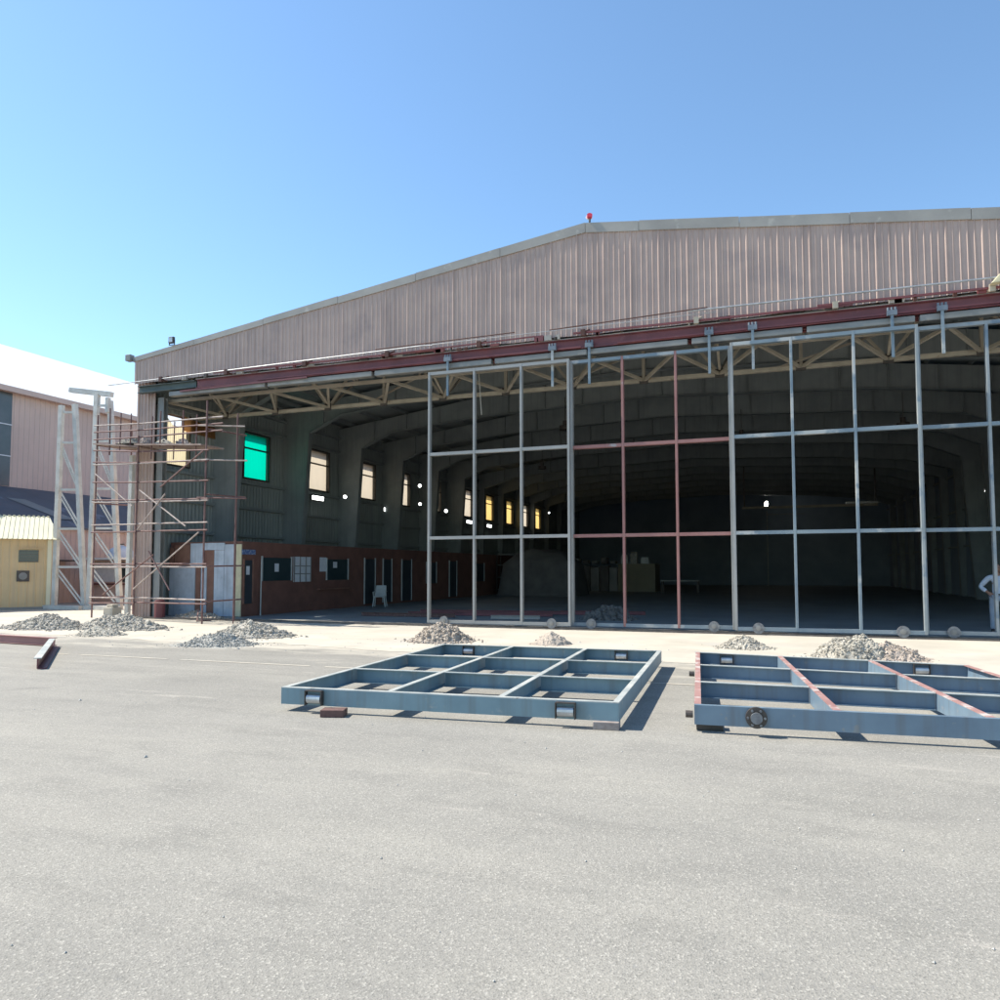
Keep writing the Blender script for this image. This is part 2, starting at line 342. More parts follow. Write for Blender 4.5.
# ------------------------------------------------------------------ hangar
XL, XR, YF, YE = -20.77, 11.4, 20.05, 83.0
XRI, ZR = -4.68, 11.26
def roof(x): return ZR-.138*(XRI-x) if x < XRI else ZR-.123*(x-XRI)
hang = thing('hangar', 'huge open-fronted hangar with mauve corrugated gable above its unfinished doorway', 'hangar', (-4.68, 20.05, 0))
FB = 8.09
ribs(W(), None, lambda x: FB+.012*math.sin(x*3.1), lambda x: roof(x)-.16, XL, XR, base=YF, h=.021).build('gable_cladding', 'fascia', hang)
# roof trim: pieces with visible joints
def trim_piece(x0, x1, dz=0):
    mb = W()
    for a, b in ((x0, x1),):
        za, zb = roof(a)+dz, roof(b)+dz
        ya, yb = YF-.045, YF+.35
        ha, hb = (.275-.007*max(0, XRI-q) for q in (a, b))
        p = [(a, ya, za-ha), (b, ya, zb-hb), (b, ya, zb), (a, ya, za), (a, yb, za-ha), (b, yb, zb-hb), (b, yb, zb), (a, yb, za)]
        mb.poly(p, [(0, 1, 2, 3), (3, 2, 6, 7), (0, 3, 7, 4), (1, 5, 6, 2), (0, 4, 5, 1)])
    return mb
tx = [XL-.05, -18.2, -15.4, -12.6, -9.9, -7.2, XRI, -3.2, -.6, 2.0, 4.6, 7.3, 9.6, XR+.05]
for i in range(len(tx)-1):
    trim_piece(tx[i]+.006, tx[i+1]-.006, random.uniform(-.015, .012)).build('roof_trim', 'trim', hang)
# roof
mb = W()
for a, b in ((XL-.2, XRI), (XRI, XR+.2)):
    mb.poly([(a, YF+.36, roof(a)-.1), (b, YF+.36, roof(b)-.1), (b, YE, roof(b)-.1), (a, YE, roof(a)-.1),
             (a, YF+.36, roof(a)-.16), (b, YF+.36, roof(b)-.16), (b, YE, roof(b)-.16), (a, YE, roof(a)-.16)],
            [(0, 1, 2, 3), (7, 6, 5, 4), (0, 4, 5, 1), (2, 6, 7, 3), (1, 5, 6, 2), (3, 7, 4, 0)])
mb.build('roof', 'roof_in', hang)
# inner lining behind the gable cladding (dark)
# left wall with window openings
K = 1.0515
WZ0, WZ1 = 5.45, 7.30
wins = [(25.42, 27.03, 'p_green', 'window covered with bright green mesh cloth'),
        (30.06, 31.72, 'p_white', None), (34.6, 36.3, 'p_white', None), (38.9, 40.5, 'p_white', None), (43.4, 45.0, 'p_white', None),
        (49.0, 50.6, 'p_white', None), (53.4, 55.0, 'p_yellow', 'window with yellowed translucent sheet'), (58.1, 59.7, 'p_yellow', 'window with yellowed translucent sheet'),
        (62.3, 63.9, 'p_white', None), (66.2, 67.8, 'p_yellow', 'window with yellowed translucent sheet')]
XW = -20.4
def panel(mb, x0, x1, ya, yb, za, zb): mb.box(x0, ya, za, x1, yb, zb)
mb = W()
TY0, TY1 = 20.95, 22.3        # torn opening near the corner
edges = [(TY0, TY1)] + [(a, b) for a, b, _, _ in wins]
y = 20.5; x0, x1 = XW-.06, XW
topz = 8.85
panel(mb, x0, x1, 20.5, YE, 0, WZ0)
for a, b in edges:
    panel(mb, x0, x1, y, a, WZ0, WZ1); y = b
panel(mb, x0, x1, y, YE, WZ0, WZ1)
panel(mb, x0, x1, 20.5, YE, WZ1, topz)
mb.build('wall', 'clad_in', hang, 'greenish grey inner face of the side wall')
# outer skin of left wall (same openings)
mb = W(); x0, x1 = XL, XL+.03; y = 20.5
panel(mb, x0, x1, 20.5, YE, 0, WZ0)
for a, b in edges: panel(mb, x0, x1, y, a, WZ0, WZ1); y = b
panel(mb, x0, x1, y, YE, WZ0, WZ1); panel(mb, x0, x1, 20.5, YE, WZ1, 9.0)
mb.build('wall_cladding', 'fascia', hang)
# right and end wall
W().box(11.0, 20.5, 0, 11.06, YE, 9.1).build('wall', 'end_clad', hang)
W().box(XR-.05, 20.5, 0, XR, YE, 9.15).build('wall_cladding', 'fascia', hang)
W().poly([(XL, YE, 0), (XR, YE, 0), (XR, YE, roof(XR)-.2), (XRI, YE, ZR-.2), (XL, YE, roof(XL)-.2),
          (XL, YE+.1, 0), (XR, YE+.1, 0), (XR, YE+.1, roof(XR)-.2), (XRI, YE+.1, ZR-.2), (XL, YE+.1, roof(XL)-.2)],
         [(0, 1, 2, 3, 4), (9, 8, 7, 6, 5), (0, 5, 6, 1), (1, 6, 7, 2), (2, 7, 8, 3), (3, 8, 9, 4), (4, 9, 5, 0)]).build('end_wall', 'end_clad', hang)
# windows
for a, b, m, lab in wins:
    f = W()
    t = .07
    for (ya, yb, za, zb) in ((a-t, a, WZ0-t, WZ1+t), (b, b+t, WZ0-t, WZ1+t), (a, b, WZ1, WZ1+t), (a, b, WZ0-t, WZ0), (a, b, WZ0+1.2, WZ0+1.26)):
        f.box(XW-.04, ya, za, XW+.05, yb, zb)
    fo = f.build('window', 'iron', hang, lab)
    W().poly([(XW-.12, a, WZ0), (XW-.12, b, WZ0), (XW-.12, b, WZ1), (XW-.12, a, WZ1)], [(0, 1, 2, 3)]).build('pane', m, fo)
# torn corner window: cream sheet with ragged hole, brace, orange cloth
f = W()
f.box(XW-.03, TY0-.06, WZ0-.06, XW+.05, TY0, WZ1+.06).box(XW-.03, TY1, WZ0-.06, XW+.05, TY1+.06, WZ1+.06).box(XW-.03, TY0, WZ0-.06, XW+.05, TY1, WZ0)
fo = f.build('window', 'iron', hang, 'torn corner window with cream sheeting')
W().poly([(XW-.12, TY0, WZ0), (XW-.12, TY1, WZ0), (XW-.12, TY1, 7.0), (XW-.12, 21.7, 6.85), (XW-.12, 21.3, 7.2), (XW-.12, TY0, 7.28)], [(0, 1, 2, 3, 4, 5)]).build('pane', 'p_cream', fo)
W().poly([(XW+.08, 21.9, 6.75), (XW+.10, 23.6, 6.7), (XW+.08, 23.7, 7.15), (XW+.12, 22.6, 7.2), (XW+.08, 21.9, 7.3)], [(0, 1, 2, 3, 4)]).build('orange_cloth', 'p_orange', fo)
# portal frames
fy = [23.6, 28.1, 32.6, 37.1, 41.8, 46.0, 51.8, 56.0, 60.2, 64.3, 69, 73.5, 78]
und = [(-19.5, 0), (-19.0, 7.65), (-17.35, 8.36), (-13.1, 8.75), (XRI, 9.1)]
def frame_mb(y):
    mb = W(); t = .03
    un = und if y < 48 else [(-20.0, 0), (-19.85, 7.65)]+und[2:]
    undf = un+[(2*XRI-x, z) for x, z in un[::-1][1:]]
    outx = lambda x: x
    top = []
    for i in range(len(undf)):
        x, z = undf[i]
        if i == 0: tp = (XW+.02, 0)
        elif i == len(undf)-1: tp = (10.98, 0)
        elif i == 1: tp = (XW+.02, roof(XW)-.42)
        elif i == len(undf)-2: tp = (10.98, roof(10.98)-.42)
        else: tp = (x, roof(x)-.42)
        top.append(tp)
    for i in range(len(undf)-1):
        (a, b), (c, d) = undf[i], undf[i+1]; (e, f2), (g, h) = top[i], top[i+1]
        if i == 0: pass
        mb.poly([(a, y, b), (c, y, d), (g, y, h), (e, y, f2), (a, y+t, b), (c, y+t, d), (g, y+t, h), (e, y+t, f2)],
                [(0, 1, 2, 3), (7, 6, 5, 4), (0, 4, 5, 1), (3, 2, 6, 7)])
        # underside flange
        mb.bar((a, y+t/2, b), (c, y+t/2, d), .28, .022, up=(0, 0, 1) if i not in (0, len(undf)-2) else (1, 0, 0))
    # stiffeners
    x = -18.3
    while x < 9:
        zz = None
        for i in range(len(undf)-1):
            if undf[i][0] <= x <= undf[i+1][0]:
                u = (x-undf[i][0])/(undf[i+1][0]-undf[i][0]); zz = undf[i][1]+u*(undf[i+1][1]-undf[i][1])
        mb.box(x-.012, y-.12, zz+.02, x+.012, y-.002, roof(x)-.43)
        x += 1.75
    return mb
for i, y in enumerate(fy): frame_mb(y).build('portal_frame', 'frame_steel', hang)
# purlins and girts
for x in [XRI-15+1.5*i for i in range(21)]:
    W().box(x-.03, 20.5, roof(x)-.40, x+.03, YE-.1, roof(x)-.22).build('purlin', 'frame_steel', hang)
for z in (3.0, 4.15, 5.2, 7.5, 8.2):
    W().box(XW+.003, 20.6, z-.05, XW+.16, YE-.1, z+.05).build('girt', 'frame_steel', hang)
for z in (3.0, 5.2, 7.5):
    W().box(10.84, 20.6, z-.05, 10.997, YE-.1, z+.05).build('girt', 'frame_steel', hang)
# corner columns
ribs(W(), None, lambda x: .02, lambda x: 8.2, -20.87, -20.0, base=20.30, pitch=.145, h=.03, joint=3).build('corner_cladding', 'fascia', hang)
W().box(-20.87, 20.33, 0, -20.83, 20.9, 8.3).build('corner_side', 'fascia', hang)
W().ibeam((-19.84, 20.42, 0), (-19.84, 20.42, 7.6), .26, .2, .02, up=(0, 1, 0)).build('corner_column', 'galv', hang)
W().ibeam((10.9, 20.42, 0), (10.9, 20.42, 8.1), .38, .3, .02, up=(0, 1, 0)).build('corner_column', 'galv', hang)
# added dark strip imitating the shadow and rib gaps at the cladding hem
W().box(XL+.1, YF+.06, FB+.02, XR-.1, YF+.1, FB+.26).build('hem_shadow_strip', 'iron', hang)
# door tracks (maroon beams)
for yy, zz in ((20.02, 7.84), (20.28, 7.84), (20.52, 7.84)):
    W().ibeam((-18.0, yy, zz), (XR-.1, yy, zz), .16, .29, .02).build('track_beam', 'maroon', hang)
W().ibeam((-20.5, 20.02, 7.84), (-18.05, 20.02, 7.84), .2, .24, .02).build('track_beam', 'greygreen', hang, 'dark green end piece of the door track')
# ledge angle on top of beam, pale
W().box(-18, 19.93, 7.988, XR-.1, 19.99, 8.003).build('ledge', 'trim', hang)
# grey channel below
gx = [-19.2, -15.2, -11.3, -7.4, -4.6, -1.9, .9, 3.4, 6.9, 11.2]
for i in range(len(gx)-1):
    W().bar((gx[i]+.05, 20.06, 7.585), (gx[i+1]-.05, 20.06, 7.585), .22, .16).build('gutter', 'galv', hang, bevel=.02)
# secondary rails, in slightly uneven lengths
for k, (xa, xb, za, zb, yy, w_) in enumerate(((-17.2, -9.2, 8.12, 8.07, 19.86, .05), (-15.5, -4.8, 7.74, 7.72, 19.9, .04), (-12.2, -6.1, 8.05, 8.12, 19.80, .035), (-5.0, 2.0, 8.10, 8.06, 19.85, .05),
        (-3.8, 6.5, 7.73, 7.76, 19.9, .045), (1.2, 8.8, 8.11, 8.05, 19.83, .05), (-18.6, -13.6, 7.62, 7.66, 19.88, .05))):
    W().bar((xa, yy, za), (xb, yy, zb), w_, w_).build('rail', 'maroon', hang)
rn = random.Random(5)
for k in range(46):
    x = rn.uniform(-19.5, 10); h = rn.uniform(.05, .16)
    W().box(x, 19.88, 8.0, x+rn.uniform(.02, .3), 19.97, 8.0+h).build('clip', rn.choice(['iron', 'rod', 'trim', 'maroon']), hang)
# brackets
for x in [-19.3, -16.6, -13.6, -10.7, -7.75, -4.7, -1.7, 1.6, 4.9, 8.0]:
    m_ = W(); m_.box(x-.04, 19.72, 8.03, x+.04, 20.0, 8.07); m_.bar((x, 19.76, 8.07), (x+.12, 19.98, 8.2), .05, .05); m_.box(x-.06, 19.70, 7.97, x+.06, 19.78, 8.14)
    m_.build('bracket', 'rod' if x < -2 else 'tan', hang)
W().tube((-21.6, 19.72, 8.04), (-9.6, 19.72, 8.19), .035).tube((-9.6, 19.72, 8.19), (-9.2, 19.72, 8.17), .035).build('pipe', 'bright_steel', hang)
W().tube((-1.9, 19.62, 8.28), (9, 19.62, 8.22), .05).build('pipe', 'bright_steel', hang)
W().tube((-11.0, 19.55, 8.18), (-6.6, 19.55, 8.22), .035).build('rod', 'rod', hang)
W().tube((-5.6, 19.55, 8.17), (-1.4, 19.55, 8.3), .035).build('rod', 'rod', hang)
W().tube((-9.2, 19.66, 8.17), (-1.2, 19.66, 8.19), .02).build('pipe', 'bright_steel', hang)
# wind truss behind the header, tan
def truss():
    yA, zA, yB, zB, zC = 20.75, 7.55, 22.55, 7.30, 8.75
    fn = [-20.0+2.2*i for i in range(15)]; bn = [x+1.1 for x in fn[:-1]]
    W().bar((-20.2, yA, zA), (10.9, yA, zA), .1, .1).build('truss_chord', 'tan', hang)
    W().bar((-20.2, yB, zB), (10.9, yB, zB), .12, .12).build('truss_chord', 'tan', hang)
    W().bar((-20.2, yB+.02, zC), (10.9, yB+.02, zC), .12, .12).build('truss_chord', 'tan', hang)
    mb = W()
    for i, x in enumerate(bn):
        mb.bar((fn[i], yA, zA), (x, yB, zB), .08, .08); mb.bar((x, yB, zB), (fn[i+1], yA, zA), .08, .08)
        if i % 2 == 0:
            mb.bar((x, yB, zB), (fn[i], yB, zC), .08, .08); mb.bar((x, yB, zB), (fn[i+1], yB, zC), .08, .08)
            mb.bar((x, yB, zB+.1), (x, 20.6, 8.6), .07, .07)
        else: mb.bar((x, yB-.05, zB), (x, yB-.05, zC), .09, .09)
    mb.build('truss_web', 'tan', hang)
    mb = W()
    for i, x in enumerate(bn):
        mb.bar((x, yA, 8.45), (fn[i+1], yB, zC), .06, .06); mb.bar((x, yA, 8.45), (fn[i], yB, zC), .06, .06)
        mb.bar((x, yA, 8.45), (x, yA, zA), .06, .06)
        if i % 2: mb.bar((x, yA, zA), (fn[i], yA, 8.45), .06, .06)
        else: mb.bar((x, yB, zB), (x+.3, 23.6, 8.3), .06, .06)
        if i % 3 == 0: mb.bar((x-.6, yB, zB+.05), (x+1.8, 21.2, zA+.1), .05, .05)
    mb.build('bracing', 'tan_dark', hang)
    W().bar((-20.2, yA, 8.45), (10.9, yA, 8.45), .09, .09).build('truss_chord', 'tan_dark', hang)
    for x in bn: W().box(x-.13, yB-.08, zB-.12, x+.13, yB-.065, zB+.14).build('gusset_plate', 'iron', hang)
truss()
# drop rod hanging from truss
W().tube((-8.1, 20.6, 7.7), (-8.0, 20.6, 6.2), .03).build('rod', 'tan', hang)
# floor rails (part of hangar doorway)
for yy in (19.62, 19.98):
    W().box(XL+.5, yy-.02, .004, XR, yy+.02, .045).build('floor_rail', 'rail', hang)
# lamps on trim
t = thing('floodlight', 'small black floodlight standing on the roof edge near the left corner', 'floodlight', (-19.05, 19.95, roof(-19.05)))
MB().box(-.1, -.08, .04, .1, .02, .26).build('lamp_body', 'iron', t, bevel=.01); MB().box(-.075, -.088, .07, .075, -.08, .23).build('glass', 'bright_steel', t)
MB().box(-.12, -.03, 0, -.1, 0, .16).box(.1, -.03, 0, .12, 0, .16).box(-.12, -.03, -.02, .12, 0, 0).build('bracket', 'iron', t)
t = thing('warning_lamp', 'tiny red and white lamp on top of the roof ridge', 'lamp', (-4.55, 20.0, roof(-4.55)))
MB().tube((0, 0, 0), (0, 0, .1), .06).build('stem', 'iron', t); MB().cyl((0, 0, .17), (.3, -1, .5), .075, .09).build('lens', 'redwhite', t); MB().cyl((-.03, .05, .16), (.3, -1, .5), .09, .03).build('reflector', 'paper', t)
t = thing('corner_box', 'small grey junction box on the left roof corner', 'junction box', (-20.95, 20.0, 8.98))
MB().box(-.12, -.1, -.08, .1, .1, .14).build('box', 'galv', t, bevel=.01); MB().tube((.1, 0, 0), (.22, 0, -.1), .04).build('conduit', 'galv', t)
t = thing('light_block', 'pale cream block wedged on the door track at the right edge', 'block', (5.05, 19.62, 8.1))
MB().poly([(-.22, -.1, 0), (.3, -.1, 0), (.3, .1, 0), (-.22, .1, 0), (-.05, -.08, .2), (.3, -.08, .28), (.3, .08, .28), (-.05, .08, .2)], [(0, 3, 2, 1), (4, 5, 6, 7), (0, 1, 5, 4), (1, 2, 6, 5), (2, 3, 7, 6), (3, 0, 4, 7)]).build('block_body', 'cream', t, bevel=.02)

# ------------------------------------------------------------------ sliding door leaves
X0, CS, HT = -9.309, 1.4053, 7.36
def leaf(x, y, mcol, mbar, mleft, mright, label, mtop, front=False):
    t = thing('sliding_door_frame', label, 'door frame', (x, y, 0), 0, 'open steel door frames standing in the hangar doorway')
    wd, dp = .064, .14
    for i in range(4):
        a = i*CS if i < 3 else 3*CS-.05
        m = mleft if i == 0 else mright if i == 3 else mcol
        MB().box(a, 0, .1, a+wd, dp, HT).build('upright', m, t, bevel=.006)
    xs = [(wd+.001, CS-.001), (CS+wd+.001, 2*CS-.001), (2*CS+wd+.001, 3*CS-.051)]
    for z0, m in ((.1, mtop), (2.53-.05, mbar), (4.954-.05, mbar), (HT-.088, mtop)):
        mb = MB()
        for a, b in xs: mb.box(a, .002, z0, b, dp-.002, z0+.088)
        mb.build('rail', m, t)
    for xx in (.55, 3*CS-.5):
        gy = -.055 if front else dp+.002
        g = MB(); g.box(xx-.033, gy, 6.66, xx+.033, gy+.05, 7.68).build('guide_post', 'leafblue', t)
        h = MB().box(xx-.11, gy-.02, 7.68, xx+.11, gy+.08, 7.80).build('guide_bracket', 'guide', t)
        MB().cyl((xx-.08, gy+.03, 7.84), (0, 0, 1), .028, .07, 12).cyl((xx, gy+.03, 7.84), (0, 0, 1), .028, .07, 12).cyl((xx+.08, gy+.03, 7.84), (0, 0, 1), .028, .07, 12).build('roller', 'guide', h)
        wb = MB(); wb.cyl((xx, -.045, .165), (0, 1, 0), .135, .05, 24).build('wheel', 'wheel', t)
        hb = MB(); hb.cyl((xx, -.075, .175), (0, 1, 0), .06, .03, 16).cyl((xx, -.09, .175), (0, 1, 0), .03, .03, 12); hb.build('hub', 'galv', wb_obj(t))
    return t
def wb_obj(t): return [c for c in t.children if c.name.startswith('wheel')][-1]
leaf(X0, 19.66, 'leafgrey', 'leafgrey', 'leafgrey', 'leafgrey', 'grey steel door frame, leftmost, three panels wide', 'leafgrey')
leaf(X0+3*CS-.02, 19.90, 'leafred', 'leafred', 'leafgrey', 'leafgrey', 'door frame with red primer uprights and rails, second from left', 'leafblue', True)
leaf(X0+6*CS, 19.66, 'leafblue', 'leafblue', 'leafgrey', 'leaf', 'blue grey door frame, third from left, beside the red one', 'leafblue')
leaf(X0+9*CS+.015, 19.90, 'leaf', 'leafblue', 'leaf', 'leaf', 'patchy blue grey door frame cut off by the right edge of the picture', 'leaf', True)

# ------------------------------------------------------------------ frames lying on the asphalt
def lying(name, quad, label, body, topm, nears, fars, hub=None, innertop=None):
    """quad: near-left, near-right, far-right, far-left world xy; web .19 high standing on .08 m blocks"""
    P = [Vector((x, y, 0)) for x, y in quad]
    def at(u, v): return P[0]*(1-u)*(1-v)+P[1]*u*(1-v)+P[2]*u*v+P[3]*(1-u)*v
    t = thing(name, label, 'steel frame', tuple(P[0]), 0, 'steel frames lying flat on the asphalt')
    z0, z1, fl, th = .08, .27, .065, .010
    def beam(a, b, side, nm, mt, ext=0):
        a = a.copy(); b = b.copy(); d = (b-a).normalized(); n = Vector((-d.y, d.x, 0))*side
        w_ = W()
        off = n*th/2
        w_.bar(a-d*ext+off+Vector((0, 0, (z0+z1)/2)), b+d*ext+off+Vector((0, 0, (z0+z1)/2)), th, z1-z0-2*th)
        o = w_.build(nm, body, t)
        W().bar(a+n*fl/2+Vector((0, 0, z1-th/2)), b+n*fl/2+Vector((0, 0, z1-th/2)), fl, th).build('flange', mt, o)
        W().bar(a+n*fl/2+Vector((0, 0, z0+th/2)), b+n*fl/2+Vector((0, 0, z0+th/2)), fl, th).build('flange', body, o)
        return o
    e = .004
    # lengthwise (front to back)
    for i, u in enumerate((0, 1/3, 2/3, 1)):
        a, b = at(u, 0), at(u, 1)
        d = (b-a).normalized()
        beam(a+d*(.067 if True else 0), b-d*.067, -1 if u < 1 else 1, 'long_beam', (innertop or topm) if 0 < u < 1 else topm, .056)
    # near and far
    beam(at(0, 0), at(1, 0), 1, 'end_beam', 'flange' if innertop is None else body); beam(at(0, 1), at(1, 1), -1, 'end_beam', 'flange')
    # cross beams in three pieces
    for v in (1/3, 2/3):
        for k in range(3):
            a, b = at(k/3, v), at((k+1)/3, v); d = (b-a).normalized()
            beam(a+d*.07, b-d*(.004 if k < 2 else .07), -1, 'cross_beam', 'flange')
    dx = (P[1]-P[0]).normalized(); dy = Vector((-dx.y, dx.x, 0))
    def housing(u, v, sgn):
        c = at(u, v)+dy*(-sgn*.012); 
        f = lambda a, b, z: c+dx*a-dy*sgn*b+Vector((0, 0, z))
        w_ = W()
        for a in (-.10, .10): w_.bar(f(a, .03, .09), f(a, .03, .25), .012, .06, up=tuple(dy))
        w_.bar(f(-.1, .03, .25), f(.1, .03, .25), .06, .01); 
        o = w_.build('wheel_housing', 'iron', t)
        w2 = W(); w2.bar(f(-.085, .028, .16), f(.085, .028, .16), .07, .10, n=14); w2.build('roller', 'bright_steel', o, smooth=False)
        return o
    for u in nears: housing(u, 0, 1)
    for u in fars: housing(u, 1, 1)
    if hub:
        c = at(hub, 0)-dy*.0+Vector((0, 0, .18))
        o = W().cyl(c-dy*.03, dy, .10, .05, 24).build('wheel', 'iron', t)
        w_ = W(); w_.cyl(c-dy*.07, dy, .055, .03, 18)
        for k in range(6):
            a = k*math.pi/3; w_.cyl(c-dy*.06+dx*.078*math.cos(a)+Vector((0, 0, .078*math.sin(a))), dy, .012, .02, 8)
        w_.build('hub', 'wheel', o)
    return t, at, dx, dy
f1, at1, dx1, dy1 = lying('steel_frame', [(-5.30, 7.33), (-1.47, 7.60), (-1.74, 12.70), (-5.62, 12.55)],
    'blue grey steel grid frame lying flat, nearer the middle, with sunlit-coloured top edges', 'blue', 'flange', (.115, .86), (.13, .83))
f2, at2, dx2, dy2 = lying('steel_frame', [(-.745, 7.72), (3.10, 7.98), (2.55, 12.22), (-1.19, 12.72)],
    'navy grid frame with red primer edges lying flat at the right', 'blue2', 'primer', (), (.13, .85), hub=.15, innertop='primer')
for k, vv in enumerate((.02, .62)):
    p = at2(0, vv)-dx2*.05+Vector((0, 0, .16))
    W().cyl(p, dx2, .035, .07, 14).build('guide_roller', 'iron', f2)
def block(x, y, rz, m, label, L=.26, hgt=.079):
    t = tag(MB().box(-L/2, -.09, 0, L/2, .09, hgt).build('packing_block', m, bevel=.006), label, 'block', 'packing blocks under the steel frames')
    t.location = (x, y, .001); t.rotation_euler = (0, 0, rz)
block(-4.56, 7.26, .3, 'wood', 'red brown packing block under the near left end of the middle frame')
block(-1.60, 7.62, .1, 'paleblock', 'pale packing block under the near right corner of the middle frame')
block(-5.2, 12.3, 0, 'wood', 'packing block under the far left corner of the middle frame')
block(-2.1, 12.5, 0, 'wood', 'packing block under the far right corner of the middle frame')
block(2.7, 8.1, 0, 'wood', 'packing block under the near right corner of the right frame')
block(-.62, 7.95, .1, 'iron', 'black packing block under the near left corner of the right frame')
block(-1.0, 12.5, 0, 'wood', 'packing block under the far left corner of the right frame')
block(2.3, 12.1, 0, 'wood', 'packing block under the far right corner of the right frame')

# steel beams lying at far left
t = thing('steel_beam', 'short steel channel with dark side and sunlit-coloured top edge lying at the left', 'steel beam', (-11.1, 9.0, 0), 0)
a, b = Vector((-11.25, 9.05, 0)), Vector((-14.15, 11.7, 0)); 
W().bar(a+Vector((0, 0, .09)), b+Vector((0, 0, .09)), .02, .16).bar(a+Vector((.05, .05, .01)), b+Vector((.05, .05, .01)), .12, .02).build('web', 'maroon', t)
W().bar(a+Vector((.0, .0, .178)), b+Vector((.0, .0, .178)), .11, .014).build('flange', 'flange', t)
t = thing('steel_beam', 'long red primed channel running out of the picture at the left edge', 'steel beam', (-14.2, 11.8, 0), 0)
W().ibeam((-14.25, 11.85, .1), (-21.0, 12.5, .1), .1, .17, .012).build('beam_body', 'leafred', t)

# ------------------------------------------------------------------ piles
def pile(x, y, rx, ry, h, m, label, n=500, rock=.05, seed=0, rz=0, flat=1.0, name='gravel_pile', rock_m=None):
    rnd = random.Random(seed)
    mb = MB(); G = 60; pts = []; E_ = 1.65
    def H(u, v):
        r = math.hypot(u, v)
        e = max(0, 1-r**1.15*(1+.22*noise.noise((math.atan2(v, u)*1.3+seed, seed, 0))))
        k = e**(.85*flat)
        tail_ = .022*(1.42-r+.35*noise.noise((u*2.1, v*2.1, seed+3))+.2*noise.noise((u*6, v*6, seed)))
        if e <= 0 or h*k < tail_: return tail_ if tail_ > 0 else -.02
        return h*k*(1+.35*noise.noise((u*2.3+seed, v*2.3, seed)))+.16*h*noise.noise((u*7, v*7, seed))+.07*h*noise.noise((u*19, v*19, seed)) if e > 0 else -.02
    for j in range(G+1):
        for i in range(G+1):
            u, v = -E_+2*E_*i/G, -E_+2*E_*j/G
            pts.append((u*rx, v*ry, H(u, v)-.005))
    F = [(j*(G+1)+i, j*(G+1)+i+1, (j+1)*(G+1)+i+1, (j+1)*(G+1)+i) for j in range(G) for i in range(G)]
    F = [f for f in F if max(pts[k][2] for k in f) > 0]
    mb.poly(pts, F)
    ico = [(0, 0, 1), (.89, 0, .45), (.28, .85, .45), (-.72, .53, .45), (-.72, -.53, .45), (.28, -.85, .45), (.72, .53, -.45), (-.28, .85, -.45), (-.89, 0, -.45), (-.28, -.85, -.45), (.72, -.53, -.45), (0, 0, -1)]
    IF = [(0, 1, 2), (0, 2, 3), (0, 3, 4), (0, 4, 5), (0, 5, 1), (1, 6, 2), (2, 7, 3), (3, 8, 4), (4, 9, 5), (5, 10, 1), (6, 7, 2), (7, 8, 3), (8, 9, 4), (9, 10, 5), (10, 6, 1), (11, 7, 6), (11, 8, 7), (11, 9, 8), (11, 10, 9), (11, 6, 10)]
    for k in range(n):
        a = rnd.uniform(0, 2*math.pi); r = math.sqrt(rnd.random())*1.12 if rnd.random() > .07 else 1+abs(rnd.gauss(0, .28))
        u, v = r*math.cos(a), r*math.sin(a); z = max(0, H(u, v)) if r < 1.15 else 0
        s = rock*(.25+1.3*rnd.random()**2.4+(.9 if rnd.random() < .03 else 0))
        q = Matrix.Rotation(rnd.uniform(0, 6.28), 3, Vector((rnd.uniform(-1, 1), rnd.uniform(-1, 1), rnd.uniform(-1, 1))).normalized())
        sc = [rnd.uniform(.6, 1.2) for _ in range(3)]
        P = []
        for p in ico:
            w_ = q @ Vector((p[0]*sc[0]*s, p[1]*sc[1]*s, p[2]*sc[2]*s)); jt = rnd.uniform(.6, 1.2)
            P.append((u*rx+w_.x*jt, v*ry+w_.y*jt, z+s*.05+w_.z*jt))
        mb.poly(P, IF)
    o = mb.build(name, m); o.location = (x, y, .003); o.rotation_euler = (0, 0, rz)
    return tag(o, label, 'pile', 'piles of gravel and rubble in front of the hangar')
pile(-7.05, 15.65, .68, .6, .42, 'brownrubble', 'brown rubble pile in front of the leftmost door frame', 1700, .034, 1)
pile(-4.5, 15.75, .42, .4, .26, 'sand', 'small smooth cone of pinkish sand behind the middle steel frame', 120, .012, 2)
pile(-.58, 16.35, .5, .45, .24, 'gravelpale', 'small pale gravel cone behind the gap between the two steel frames', 1100, .018, 3)
pile(1.4, 15.2, .66, .55, .36, 'gravelpale', 'largest whitish gravel heap behind the right steel frame', 3000, .024, 4, flat=.5)
pile(1.98, 15.2, .56, .5, .29, 'gravelpink', 'pinkish brown sloping end of gravel heap at the far right', 900, .02, 5)
pile(-11.3, 13.35, .78, .6, .24, 'bluegravel', 'bluish grey gravel pile left of the doorway, front one', 2200, .02, 6, rz=.1)
pile(-11.95, 15.3, 1.0, .65, .36, 'gravel', 'grey rubble heap standing behind the bluish gravel pile', 2200, .03, 7)
pile(-19.1, 15.6, 1.25, .7, .36, 'gravel', 'wide grey rubble heap before the cream shack, leftmost', 2200, .04, 8)
pile(-17.0, 16.1, 1.35, .7, .38, 'gravel', 'grey rubble heap at the foot of the scaffold', 2200, .04, 9)
pile(-15.7, 14.3, .65, .45, .22, 'gravelpale', 'low pale sand heap in front of the scaffold rubble', 500, .018, 10)
